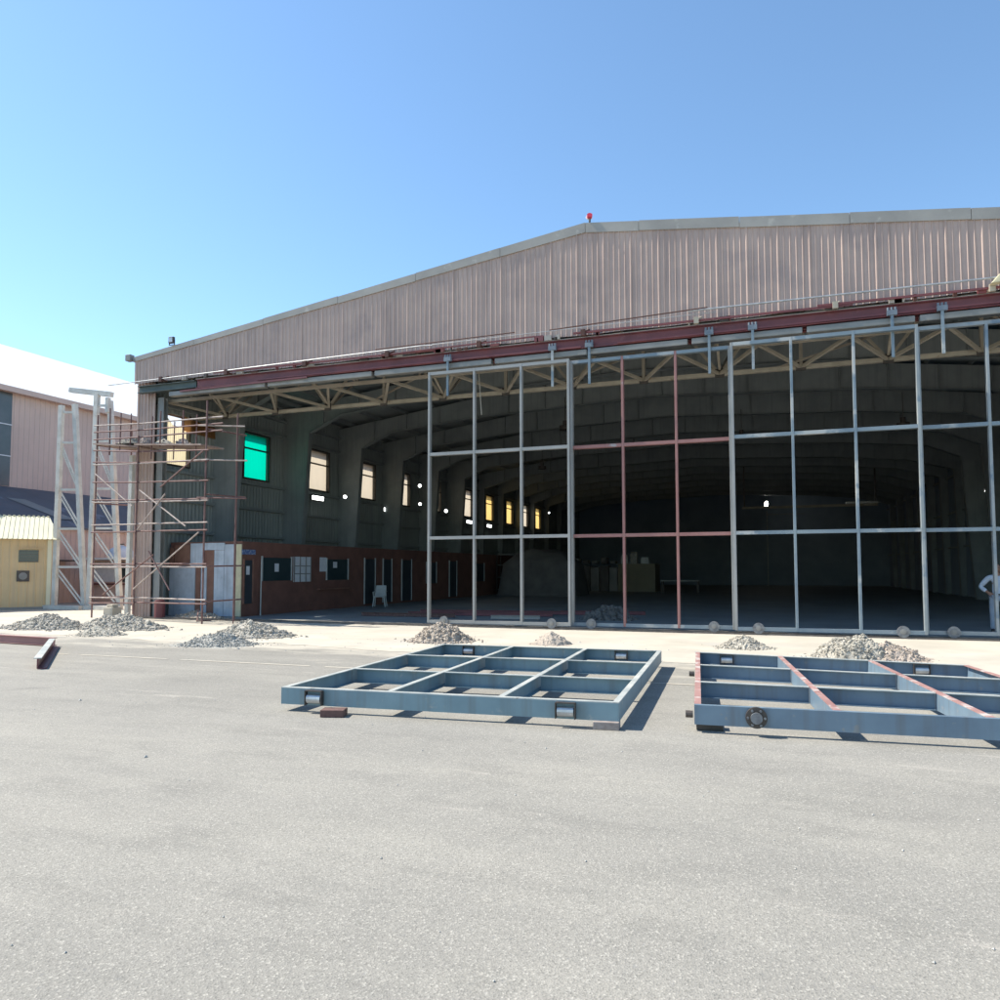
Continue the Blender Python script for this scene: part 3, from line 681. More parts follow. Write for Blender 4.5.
# loose stones
mb = MB()
for k in range(750):
    x = random.uniform(-14, 6); y = random.uniform(.9, 17); s = random.uniform(.003, .010)*(1 if random.random() < .96 else 2.2)
    if y > 12: s *= 2.2
    a = random.uniform(0, 3); c, d = math.cos(a)*s, math.sin(a)*s
    mb.poly([(x-c, y-d, .003), (x+d, y-c, .003), (x+c, y+d, .003), (x-d, y+c, .003), (x+s*.2, y, .003+s*.9)], [(0, 1, 4), (1, 2, 4), (2, 3, 4), (3, 0, 4)])
tag(mb.build('loose_stones', 'stone'), 'small loose stones scattered over the asphalt', 'stones', kind='stuff')

# ------------------------------------------------------------------ office block inside
off = thing('office', 'low dark red brick office inside the hangar with white and cream end panels', 'office', (-17.1, 21.3, 0))
XO, YO, ZO = -17.1, 21.3, 2.6
W().box(XW+.2, YO+.03, .01, XO, 52, ZO).build('brick_wall', 'brick', off)
def op(y0, y1, z0, z1, m, nm, dx=.02, fr=None):
    o = W().box(XO+.002, y0, z0, XO+dx, y1, z1).build(nm, m, off)
    if fr:
        t = .05
        W().box(XO+.002, y0-t, z0, XO+dx+.03, y0-.001, z1+t).build('jamb', fr, o)
        W().box(XO+.002, y1+.001, z0, XO+dx+.03, y1+t, z1+t).build('jamb', fr, o)
    return o
op(21.42, 21.85, .45, 1.95, 'door', 'door', fr='brownpanel')
o = op(22.4, 24.1, 1.22, 2.06, 'glass', 'window', fr='plastic')
W().box(XO+.024, 23.1, 1.55, XO+.028, 23.35, 1.85).build('paper', 'paper', o)
o = op(24.28, 25.4, 1.16, 2.12, 'paper', 'window')
q = W()
for yy in (24.28, 24.65, 25.03, 25.36): q.box(XO+.022, yy, 1.16, XO+.05, yy+.04, 2.12)
for zz in (1.45, 1.75): q.box(XO+.0225, 24.3, zz, XO+.045, 25.38, zz+.035)
q.build('grille', 'galv', o)
op(26.05, 26.5, 1.55, 2.12, 'paper', 'notice_board')
o = op(26.55, 28.15, 1.2, 2.05, 'glass', 'window', fr='plastic')
W().box(XO+.024, 27.0, 1.7, XO+.03, 27.3, 1.95).build('paper', 'paper', o)
W().box(XO+.002, 25.9, .82, XO+.14, 28.1, .87).build('shelf', 'brownpanel', off)
for y0, y1, z0, z1 in ((29.6, 30.5, .1, 2.1), (31.3, 32.1, .1, 2.1), (33.2, 34.2, .1, 2.1), (36, 37.2, .9, 2.0), (39, 40, .1, 2.1), (43, 44.4, .9, 2.0)):
    o = op(y0, y1, z0, z1, 'door', 'door' if z0 < .5 else 'window', fr='plastic')
W().tube((XO+.12, 22.2, .01), (XO+.10, 22.25, 2.0), .045).build('pipe', 'plastic', off)
W().box(XO+.003, 21.3, 2.15, XO+.03, 22.0, 2.32).build('sign', 'bluesign', off)
W().box(XO+.024, 21.52, 1.45, XO+.03, 21.7, 1.75).build('paper', 'paper', off)
# end face panels (x, z range)
for x0, x1, z0, z1, m, nm in ((XW+.2, -20.02, 1.76, 2.4, 'brownpanel', 'end_panel'), (XW+.2, -19.05, .02, 1.75, 'whitewall', 'end_panel'),
        (-19.97, -19.3, 1.76, 2.5, 'brownpanel', 'end_panel'), (-19.28, -18.7, 1.76, 2.55, 'whitewall', 'end_panel'), (-19.03, -18.82, .02, 1.75, 'brownpanel', 'end_panel'),
        (-18.80, -18.55, .02, 1.75, 'whitewall', 'end_panel'), (-18.54, -18.25, .02, 2.3, 'brownpanel', 'end_panel'), (-18.68, -17.82, 2.31, 2.56, 'whitewall', 'end_panel'),
        (-18.24, -17.82, .02, 2.3, 'whitewall', 'end_panel'), (-17.81, -17.42, .02, 2.5, 'whitewall', 'end_panel'), (-17.41, -17.1, .02, 2.5, 'cream', 'end_panel')):
    W().box(x0+.002, YO-.02, z0, x1-.002, YO+.025, z1).build(nm, m, off)

# ------------------------------------------------------------------ things inside the hangar
def lamp(loc, r, label, m='softglow', name='wall_lamp'):
    t = thing(name, label, 'lamp', loc)
    MB().cyl((0, 0, 0), (1, -.6, -.2), r, .05, 14).build('lens', m, t); MB().cyl((-.05, .03, .02), (1, -.6, -.2), r*1.25, .04, 14).build('lamp_body', 'iron', t)
sc = lambda y: y*K
lamp((-19.3, 31.5, 5.14), .08, 'small bright round lamp between the second and third wall windows')
lamp((-19.3, 39.7, 6.54), .09, 'upper one of two round lamps left of the leftmost door frame')
lamp((-19.3, 39.75, 5.47), .08, 'lower one of two round lamps left of the leftmost door frame')
lamp((-19.3, 43.5, 5.34), .10, 'round lamp seen through the leftmost door frame, first panel')
lamp((-19.3, 67, 6.9), .07, 'faint round lamp far back near the end of the window row')
lamp((-.35, 80, 8.2), .28, 'bright hanging lamp at the far end of the dark hall', 'lamp')
lamp((10.3, 44, 5.6), .08, 'pale lamp high at the right of the dark hall')
lamp((10.35, 48, 5.5), .07, 'dimmer lamp at the right, left of the brighter one')
def strip(y, z, label):
    t = thing('glowing_vent', label, 'vent', (XW+.2, y, z), 0)
    MB().box(0, -.45, -.09, .03, .45, .09).build('panel', 'softglow', t); MB().box(-.02, -.5, -.13, -.001, .5, .13).build('frame', 'iron', t)  # emissive panel stands in for daylight coming through the slot
strip(30.55, 5.02, 'white slot of light under the second wall window')
strip(37.5, 4.98, 'white slot of light under the fourth wall window')
strip(49.6, 5.03, 'white slot of light under the window seen through the first door panel')
strip(53.6, 4.96, 'small white slot of light under the yellowed window')
t = thing('mast_light', 'thin pale pole standing at the far end below the bright lamp', 'pole', (-.3, 77, 0)); MB().tube((0, 0, 0), (0, 0, 7.3), .09).build('pole', 'plastic', t); MB().box(0, -.03, 6.9, 3.4, .03, 6.97).build('arm', 'galv', t)
t = thing('crane_rail', 'long horizontal beam glinting across the back of the dark hall', 'beam', (1, 60, 6.2))
MB().box(-3, -.1, 0, 6.3, .1, .18).build('girder', 'tan', t); MB().box(4.2, -.16, .2, 6.3, .16, .34).build('trolley', 'bright_steel', t)
MB().box(-2.9, -.05, .18, -2.8, .05, 4.0).box(6.1, -.05, .18, 6.2, .05, 3.2).build('hanger', 'iron', t)
for k, (x, y, z) in enumerate(((-8.2, 31, 8.0), (-1.2, 37, 8.2), (5.0, 33, 7.6), (-12.5, 42, 7.9))):
    t = thing('high_bay_lamp', ('unlit high bay lamp hanging left of centre under the front rafters', 'unlit high bay lamp hanging near the ridge', 'unlit high bay lamp hanging at the right side of the hall', 'unlit high bay lamp hanging above the covered machine')[k], 'lamp', (x, y, z), 0, 'unlit lamps under the roof')
    MB().tube((0, 0, 0), (0, 0, 1.0), .03).build('cord', 'iron', t); MB().cyl((0, 0, -.12), (0, 0, 1), .10, .22, 12).cyl((0, 0, -.32), (0, 0, 1), .24, .18, 16).build('lamp_shade', 'iron', t)
# covered machine
t = thing('covered_machine', 'large dusty covered shape standing behind the leftmost door frame', 'machine', (-13.6, 46, 0))
o = MB(); G = 16; pts = []
for j in range(G+1):
    for i in range(G+1):
        u, v = i/G*2-1, j/G*2-1; e = max(abs(u), abs(v))
        pts.append((u*2.5, v*1.8, 0 if e == 1 else 2.9-.9*max(0, e-.55)*2.2-.35*abs(u+.1)+.22*noise.noise((u*2, v*2, 4))))
o.poly(pts, [(j*(G+1)+i, j*(G+1)+i+1, (j+1)*(G+1)+i+1, (j+1)*(G+1)+i) for j in range(G) for i in range(G)]).build('cover', 'tarp', t, smooth=True)
t = thing('shelf_rack', 'dark shelf rack with boxes standing left of the covered machine', 'rack', (-17.0, 46.5, 0))
MB().box(0, 0, 0, .06, .06, 2.7).box(1.5, 0, 0, 1.56, .06, 2.7).box(0, .7, 0, .06, .76, 2.7).box(1.5, .7, 0, 1.56, .76, 2.7).build('post', 'iron', t)
for z in (.3, 1.1, 1.9, 2.6): MB().box(.001, .061, z, 1.56, .7, z+.05).build('shelf', 'galv', t)
t = thing('storage_container', 'dim yellow container standing deep in the hall behind the red door frame', 'container', (-10.6, 55, 0))
MB().box(0, 0, 0, 2.7, 2.4, 2.05).build('container_body', 'crate', t, bevel=.03)
q = MB(); 
for i in range(9): q.box(.15+i*.29, -.03, .1, .25+i*.29, -.002, 1.95)
q.build('side_rib', 'crate', t)
for k, (x, w_, h) in enumerate(((-10.45, .5, .55), (-9.75, .5, .75), (-9.0, .6, .35))):
    t = tag(MB().box(0, 0, 0, w_, .5, h).box(.05, .05, h+.001, w_-.05, .45, h+.12).build('box', 'plastic' if k != 1 else 'bluegravel', bevel=.02),
            ('pale box at the left on top of the yellow container', 'tallest box on top of the yellow container', 'low box at the right on top of the yellow container')[k], 'box')
    t.location = (x, 55.3, 2.052)
t = thing('stacked_goods', 'row of wrapped grey goods left of the yellow container', 'goods', (-14.2, 55.5, 0))
for k in range(5):
    MB().box(k*.7, .02*k, 0, k*.7+.66, 1.2, 1.7+.35*random.random()).box(k*.7+.1, .1, 2.06, k*.7+.5, 1.0, 2.25+.3*random.random()).build('bale', 'tarp' if k % 2 else 'galv', t, bevel=.06)
t = thing('work_table', 'low table in the dark hall right of the yellow container', 'table', (-7.4, 54, 0))
MB().box(0, 0, .8, 2.6, 1.0, .86).build('tabletop', 'plastic', t)
for x, y in ((.05, .05), (2.5, .05), (.05, .9), (2.5, .9)): MB().box(x, y, 0, x+.06, y+.06, .8).build('leg', 'iron', t)
# plastic chair by the office
t = thing('plastic_chair', 'pale plastic chair in front of the brick office', 'chair', (-16.2, 29.4, .008), R(20))
MB().box(-.25, -.25, .42, .25, .25, .46).build('seat', 'plastic', t, bevel=.01)
MB().poly([(-.25, .22, .46), (.25, .22, .46), (.22, .36, .92), (-.22, .36, .92), (-.25, .25, .46), (.25, .25, .46), (.22, .39, .92), (-.22, .39, .92)], [(0, 1, 2, 3), (7, 6, 5, 4), (3, 2, 6, 7), (0, 3, 7, 4), (1, 5, 6, 2)]).build('backrest', 'plastic', t)
for sx, sy in ((-1, -1), (1, -1), (-1, 1), (1, 1)): MB().bar((sx*.22, sy*.22, .42), (sx*.27, sy*.27, 0), .04, .04).build('leg', 'plastic', t)
for sx in (-1, 1): MB().bar((sx*.26, -.22, .64), (sx*.25, .28, .66), .04, .03).bar((sx*.26, -.22, .64), (sx*.24, -.23, .46), .03, .03).build('armrest', 'plastic', t)
# beams lying on the floor inside
for k, (x, y, L, rz, m) in enumerate(((-12.2, 24.2, 5.2, .12, 'maroon'), (-12.4, 25.6, 6.5, .09, 'maroon'), (-8.6, 23.0, 1.6, .16, 'trim'), (-7.2, 26.5, 3.0, .1, 'maroon'), (-13.5, 23.2, 3.5, .03, 'wood'))):
    t = tag(MB().ibeam((0, 0, .07), (L, 0, .07), .1, .12, .012).build('steel_beam', m),
            ('near dark red beam on the hall floor behind the leftmost door frame', 'longest dark red beam lying further back on the hall floor', 'pale short beam on the hall floor behind the left frame',
             'dark red beam on the floor behind the second door frame joint', 'brown beam on the floor left of the leftmost door frame')[k], 'steel beam', 'beams lying on the hangar floor')
    t.location = (x, y, .01); t.rotation_euler = (0, 0, rz)
o = pile(-5.0, 24.2, .8, .6, .45, 'tarp', 'dark scrap heap on the hall floor behind the red door frame', 300, .09, 31, name='scrap_heap'); o['group'] = 'scrap on the hall floor'

# ------------------------------------------------------------------ scaffold
t = thing('scaffold', 'rusty tube scaffold with plank platform standing at the left corner of the doorway', 'scaffold', (-19.4, 19.0, 0))
P = {'a': (-21.75, 19.45), 'b': (-19.42, 18.95), 'c': (-16.05, 18.25)}
Q = {'a': (-21.5, 20.7), 'c': (-15.9, 19.5)}
tops = {'a': 6.95, 'b': 6.0, 'c': 6.75}
for k, (x, y) in P.items(): W().tube((x, y, 0), (x+.03, y, tops[k]), .055).build('standard', 'scaf', t)
for k, (x, y) in Q.items(): W().tube((x, y, 0), (x, y, 6.6), .05).build('standard', 'scaf', t)
W().tube((-21.0, 19.3, 5.5), (-21.02, 19.3, 7.1), .05).build('standard', 'scaf', t)
W().tube((-18.3, 18.75, 5.55), (-18.3, 18.75, 6.7), .05).build('standard', 'scaf', t)
W().tube((-17.2, 18.55, 5.55), (-17.2, 18.55, 6.6), .05).build('standard', 'scaf', t)
LEDG = ((6.35, 6.0, 'scaf'), (5.72, 5.22, 'scaf'), (4.62, 4.3, 'scaf'), (1.72, 1.70, 'scafpale'), (3.93, 3.70, 'scafpale'), (6.58, 6.2, 'scafpale'), (6.09, 5.79, 'scaf'), (5.31, 4.9, 'scaf'), (5.22, 4.93, 'scafpale'), (4.01, 3.75, 'scaf'), (3.15, 3.04, 'scafpale'), (2.9, 2.81, 'scaf'), (1.82, 1.79, 'scaf'), (.69, .72, 'scafpale'), (.5, .6, 'scaf'))
PA, PC = 5.91, 5.36
for xx, yy, z0, z1 in ((-20.5, 19.25, 5.6, 6.9), (-19.9, 19.1, 5.7, 6.8), (-18.8, 18.9, 5.2, 6.6), (-17.7, 18.7, 5.1, 6.3), (-16.6, 18.45, 5.0, 6.4), (-15.2, 18.6, .01, 6.3)):
    W().tube((xx, yy, z0), (xx+.02, yy, z1), .04).build('standard', 'scaf', t)
W().tube((-16.3, 18.2, 6.0), (-14.9, 18.6, 5.95), .045).build('ledger', 'scafpale', t)
W().tube((-16.3, 18.2, 4.95), (-14.8, 18.6, 4.9), .045).build('ledger', 'scafpale', t)
W().tube((-16.3, 18.2, 3.8), (-14.8, 18.6, 3.76), .045).build('ledger', 'scaf', t)
def along(u):   # point on the front line
    a, b, c = Vector(P['a']), Vector(P['b']), Vector(P['c'])
    return a+(b-a)*u*2 if u < .5 else b+(c-b)*(u-.5)*2
def ledger(za, zc, m='scaf', u0=-.02, u1=1.03):
    a, m_, b = along(u0), along(.5), along(u1); zm = (za+zc)/2
    mb = W()
    mb.tube((a.x, a.y-.05, za), (m_.x+.06, m_.y-.05, zm), .048); mb.tube((m_.x-.06, m_.y+.05, zm+.02), (b.x+.5*(za > 6), b.y-.05, zc), .048)
    mb.build('ledger', m, t)
for za, zc, m in LEDG: ledger(za, zc, m)
for z in (5.9, 3.9, 1.72, .66):
    a, b = P['c'], Q['c']; W().tube((a[0], a[1], z), (b[0]+.1, b[1]+.3, z+.03), .048).build('transom', 'scaf', t)
    a, b = P['a'], Q['a']; W().tube((a[0], a[1], z), (b[0], b[1]+.2, z+.03), .048).build('transom', 'scaf', t)
for a, b, m in (((-21.7, 19.38, 4.9), (-19.6, 18.95, 3.7), 'scafpale'), ((-19.2, 18.85, 4.2), (-16.8, 18.3, 2.95), 'scafpale'), ((-19.3, 18.8, 1.0), (-16.1, 18.1, 2.75), 'scafpale'),
                ((-17.9, 18.4, 4.2), (-16.0, 18.1, 5.2), 'scaf'), ((-20.9, 19.1, .8), (-18.3, 18.6, 2.1), 'scaf'), ((-18.4, 18.5, 2.2), (-17.4, 18.35, 1.0), 'scaf'), ((-19.2, 18.8, 2.9), (-17.8, 18.5, 4.0), 'scafpale')):
    W().tube(a, b, .045).build('brace', m, t)
for k in range(5):
    W().bar((-21.8, 19.45+k*.22, PA+.03+.002*k), (-19.45, 19.1+k*.22, (PA+PC)/2+.03+.002*k), .2, .045).build('board', 'plank', t)
for k in range(4):
    w_ = W(); a, b = Vector((-19.5, 19.0+k*.25, (PA+PC)/2+.08+.004*k)), Vector((-16.2, 18.35+k*.25, PC+.06+.004*k)); w_.bar(a, b, .22, .045).build('board', 'plank', t)
for k, (x, y, w_, h) in enumerate(((-20.2, 19.5, .5, .28), (-19.55, 19.4, .4, .3), (-18.6, 19.2, .6, .2), (-17.6, 19.0, .45, .22), (-20.9, 19.8, .45, .2))):
    o = pile(x, y, w_*.6, .22, h, 'paleblock' if k % 2 else 'gravelpale', 'heap of pale sacks and offcuts on the scaffold platform', 14, .05, 50+k, name='rubbish_sack')
    o.location.z = PA+.09+(x+21.75)/5.7*(PC-PA); tag(o, ('pale heap left of centre on the scaffold platform', 'heap against the corner column on the scaffold platform', 'low wide heap in the middle of the scaffold platform', 'small heap at the right of the scaffold platform', 'small heap at the left end of the scaffold platform')[k], 'sack', 'sacks on the scaffold platform')
t = tag(W().bar((-20.86, 20.1, .0), (-20.84, 20.12, 5.6), .15, .14).build('white_post', 'white', bevel=.01), 'white square post standing left of the clad corner column', 'post')
t = tag(MB().box(-.2, -.2, 0, .2, .2, .35).box(-.13, -.13, .351, .13, .13, .45).build('footing', 'concrete', bevel=.02), 'whitewashed footing block beside the white post', 'footing'); t.location = (-21.15, 19.75, .004)
# bits by the office end
t = tag(MB().cyl((0, 0, .28), (0, 0, 1), .17, .56, 16).cyl((0, 0, .585), (0, 0, 1), .14, .04, 16).build('red_drum', 'maroon', bevel=.01), 'small dark red drum at the foot of the corner column', 'drum'); t.location = (-19.35, 20.0, .01)
o = pile(-18.3, 20.6, 1.0, .35, .22, 'brownrubble', 'low dark debris strip at the foot of the white end panels', 260, .05, 41, name='debris_heap')
t = tag(W().bar((-16.9, 19.0, .02), (-17.3, 19.5, .35), .04, .04).bar((-16.9, 19.0, .02), (-16.7, 19.4, .02), .04, .04).build('bent_rod', 'scaf'), 'short bent rod sticking up beside the scaffold pole', 'rod')

# ------------------------------------------------------------------ white lattice towers
def tower(fl, fr, tl, tr, label, rungs, diags):
    t = thing('lattice_tower', label, 'tower', (fl[0], fl[1], 0), 0, 'white lattice towers left of the hangar')
    fl, fr, tl, tr = map(Vector, (fl, fr, tl, tr))
    W().bar(fl, tl, .2, .16, up=(0, 1, 0)).build('leg', 'white', t); W().bar(fr, tr, .2, .16, up=(0, 1, 0)).build('leg', 'white', t)
    L = lambda z: fl+(tl-fl)*((z)/tl.z); Rr = lambda z: fr+(tr-fr)*((z)/tr.z)
    for z in rungs: W().bar(L(z), Rr(z), .07, .09).build('rung', 'white', t)
    for z0, z1 in diags:
        for o_ in (0, .22):
            W().bar(L(z1)+Vector((0, .05, -o_)), Rr(z0)+Vector((0, .05, -o_*.9)), .05, .05).build('diagonal', 'white', t)
    W().box(fl.x-.3, fl.y-.3, .005, fr.x+.35, fl.y+.05, .16).build('base_beam', 'white', t)
    return t
tower((-28.25, 23.4, 0), (-26.9, 23.7, 0), (-28.2, 23.4, 8.6), (-27.68, 23.6, 8.65), 'leftmost white lattice tower, its legs meeting higher up, beside the cream shack', (1.75, 3.35, 5.0, 7.0, 8.3), ((.15, 1.75), (1.75, 3.35), (3.35, 5.0), (5.0, 7.0)))
t = tower((-26.55, 23.6, 0), (-25.3, 24.0, 0), (-26.45, 23.6, 9.0), (-25.95, 23.8, 8.7), 'white lattice tower behind the scaffold, carrying a short beam on top', (1.75, 3.35, 5.0, 7.0, 8.5), ((.15, 1.75), (1.75, 3.35), (3.35, 5.0), (5.0, 7.0)))
W().bar((-27.95, 23.6, 9.28), (-25.75, 23.7, 8.93), .2, .2).build('top_beam', 'white', t); W().box(-26.0, 23.6, 8.2, -25.85, 23.75, 8.8).build('top_post', 'white', t)

# ------------------------------------------------------------------ cream shack
rz = R(50)
t = thing('shack', 'small cream corrugated shack with pale yellow hipped roof at the left edge', 'shack', (-28.45, 23.35, 0), rz)
Lw, Dw, Hw = 4.0, 3.4, 2.98
mb = MB(); ribs(mb, None, lambda x: .0, lambda x: Hw, -Lw, 0, pitch=.3, h=.02, joint=0, base=0)
ribs(mb, None, lambda x: 0, lambda x: Hw, 0, Dw, pitch=.3, h=.02, joint=0, plane='y', base=0, sgn=1)
mb.box(-Lw, Dw-.04, 0, 0, Dw, Hw).box(-Lw, .03, 0, -Lw+.04, Dw-.04, Hw).build('wall', 'shack', t)
mb = MB(); e = .28; zr = 3.95; hip = -.12
A = [(-Lw-e, -e, Hw-.08), (e, -e, Hw-.08), (e, Dw+e, Hw-.08), (-Lw-e, Dw+e, Hw-.08), (-Lw+.0, Dw/2, zr), (hip, Dw/2, zr)]
mb.poly(A, [(0, 1, 5, 4), (1, 2, 5), (2, 3, 4, 5), (3, 0, 4), (3, 2, 1, 0)]).build('roof', 'shackroof', t)
mb = MB()
n_ = 26
for i in range(n_):
    x = -Lw-e+.1+i*(Lw+2*e-.2)/(n_-1)
    # rib on front slope up to ridge or hip
    xe = x; top = 1.0
    if x > hip: top = max(.02, (e-x)/(e-hip))
    if x < -Lw: top = max(.02, (x+Lw+e)/e)
    y1, z1 = -e+(Dw/2+e)*top, Hw-.08+(zr-Hw+.08)*top
    mb.bar((x, -e-.005, Hw-.07), (x, y1, z1+.01), .035, .02)
mb.build('roof_rib', 'shackroof', t)
mb = MB()
for i in range(22): mb.box(-Lw+i*.18, Dw/2-.04, zr+.0, -Lw+.08+i*.18, Dw/2+.04, zr+.05)
mb.build('ridge_cap', 'shackroof', t)
o = MB().box(-1.15, -.04, 1.95, -.45, -.021, 2.45).build('window', 'glass', t)
q = MB()
for i in range(5): q.box(-1.15, -.055, 1.97+i*.1, -.45, -.042, 2.0+i*.1)
q.build('louvre', 'iron', o)
MB().box(-1.2, -.12, 2.5, -.35, -.021, 2.54).build('window_hood', 'shack', t)
o = MB().box(-1.2, -.05, 1.15, -.75, -.021, 1.6).build('vent_fan', 'iron', t); MB().cyl((-.975, -.06, 1.375), (0, 1, 0), .15, .02, 16).build('fan_grille', 'galv', o)
MB().box(-Lw-.1, -.12, .003, .12, Dw+.1, .10).build('plinth', 'galv', t)
MB().box(-.14, -.036, .1, .02, -.0235, Hw-.1).build('corner_trim', 'shackroof', t)

# ------------------------------------------------------------------ neighbouring building
nb = thing('neighbour_hall', 'pink clad industrial hall with blinding white roof beyond the left yard', 'hall', (-37.4, 26, 0))
NX, NE = -37.4, 11.3; NR, NZ = -57.0, 19.5; Y0n, Y1n = 8, 62
ribs(W(), None, lambda x: 0, lambda x: NE, 28.1, Y1n, pitch=.3, h=.03, joint=0, plane='y', base=NX, sgn=1).build('wall', 'neigh', nb)
W().box(NX-.05, Y0n, 0, NX, 28.1, NE).build('wall', 'neigh', nb)
for y0 in (12.2, 17.6, 23.0):
    o = W().box(NX+.003, y0, 6.0, NX+.03, y0+5.1, 10.9).build('glazing', 'bigglass', nb)
    q = W(); 
    for z in (7.55, 9.2): q.box(NX+.031, y0, z, NX+.07, y0+5.1, z+.05)
    q.build('mullion', 'paper', o)
W().poly([(NX+.4, Y0n-.3, NE-.15), (NX+.4, Y1n+.3, NE-.15), (NR, Y1n+.3, NZ), (NR, Y0n-.3, NZ), (NX+.4, Y0n-.3, NE-.3), (NX+.4, Y1n+.3, NE-.3), (NR, Y1n+.3, NZ-.15), (NR, Y0n-.3, NZ-.15)],
         [(0, 1, 2, 3), (7, 6, 5, 4), (0, 4, 5, 1), (1, 5, 6, 2), (2, 6, 7, 3), (3, 7, 4, 0)]).build('roof', 'whiteroof', nb)
W().box(NX+.3, Y0n-.3, NE-.42, NX+.5, Y1n+.3, NE-.14).build('eave_gutter', 'neigh', nb)
W().poly([(NX, Y1n, 0), (2*NR-NX, Y1n, 0), (2*NR-NX, Y1n, NE), (NR, Y1n, NZ-.2), (NX, Y1n, NE)], [(0, 1, 2, 3, 4)]).build('end_wall', 'neigh', nb)
W().poly([(NX, Y0n, 0), (2*NR-NX, Y0n, 0), (2*NR-NX, Y0n, NE), (NR, Y0n, NZ-.2), (NX, Y0n, NE)], [(4, 3, 2, 1, 0)]).build('end_wall', 'neigh', nb)
W().poly([(NR, Y1n+.3, NZ), (2*NR-NX, Y1n+.3, NE-.15), (2*NR-NX, Y0n-.3, NE-.15), (NR, Y0n-.3, NZ)], [(0, 1, 2, 3)]).build('roof', 'whiteroof', nb)
# lean-to
DY0, DY1 = 26.7, 27.5
M['door_grey'] = mat('grey_door', (.2, .19, .2, 1), .6)
lt = thing('lean_to', 'long low lean-to with blue grey roof along the pink hall', 'lean-to', (-33, 26, 0))
ribs(W(), None, lambda x: 0, lambda x: 3.8, 10, 58, pitch=.3, h=.03, joint=0, plane='y', base=-33, sgn=1).build('wall', 'neighlow', lt)
W().poly([(-32.8, 9.8, 3.76), (-32.8, 58.2, 3.76), (NX+.05, 58.2, 5.97), (NX+.05, 9.8, 5.97), (-32.8, 9.8, 3.66), (-32.8, 58.2, 3.66), (NX+.05, 58.2, 5.85), (NX+.05, 9.8, 5.85)],
         [(0, 1, 2, 3), (7, 6, 5, 4), (0, 4, 5, 1), (1, 5, 6, 2), (3, 7, 4, 0)]).build('roof', 'slateroof', lt)
W().poly([(-33.6, 28.0, 4.19), (-33.6, 29.0, 4.19), (-35.8, 27.8, 5.235), (-35.8, 26.8, 5.235)], [(0, 1, 2, 3)]).build('roof_light', 'galv', lt)
o = W().box(-32.96, DY0, 0, -32.93, DY1, 2.0).build('door', 'door_grey', lt)
W().box(-32.95, DY0-.3, 2.05, -32.4, DY1+.5, 2.12).build('door_hood', 'iron', lt)
# kiosk with white awning beside lean-to
t = thing('kiosk', 'small pinkish kiosk with white awning seen between tower and scaffold', 'kiosk', (-30.7, 28.5, 0))
MB().box(-.9, -.3, 0, 1.5, 1.4, 2.1).build('wall', 'neighlow', t); MB().box(-1.4, -1.0, 2.12, 1.7, 1.5, 2.22).build('awning', 'whiteroof', t)
MB().box(-.8, -.33, 1.05, .75, -.301, 2.0).build('window', 'paper', t); MB().box(.85, -.33, 1.05, 1.4, -.301, 2.0).build('window', 'glass', t)
MB().box(-.95, -.45, .9, 1.5, -.301, .98).build('counter', 'maroon', t)
t = thing('roof_tank', 'white domed water tank on top of the kiosk awning', 'tank', (-30.6, 29.0, 2.222))
mb = MB(); n_ = 20; rg = [(.55, 0), (.58, .3), (.5, .45), (.3, .56), (.12, .6), (.12, .66), (.0, .66)]
pts = [(r*math.cos(2*math.pi*i/n_), r*math.sin(2*math.pi*i/n_), z) for r, z in rg for i in range(n_)]
mb.poly(pts, [(k*n_+i, k*n_+(i+1) % n_, (k+1)*n_+(i+1) % n_, (k+1)*n_+i) for k in range(len(rg)-1) for i in range(n_)]).build('tank_body', 'paper', t, smooth=True)
MB().cyl((0, 0, .69), (0, 0, 1), .14, .05, 14).build('lid', 'iron', t)

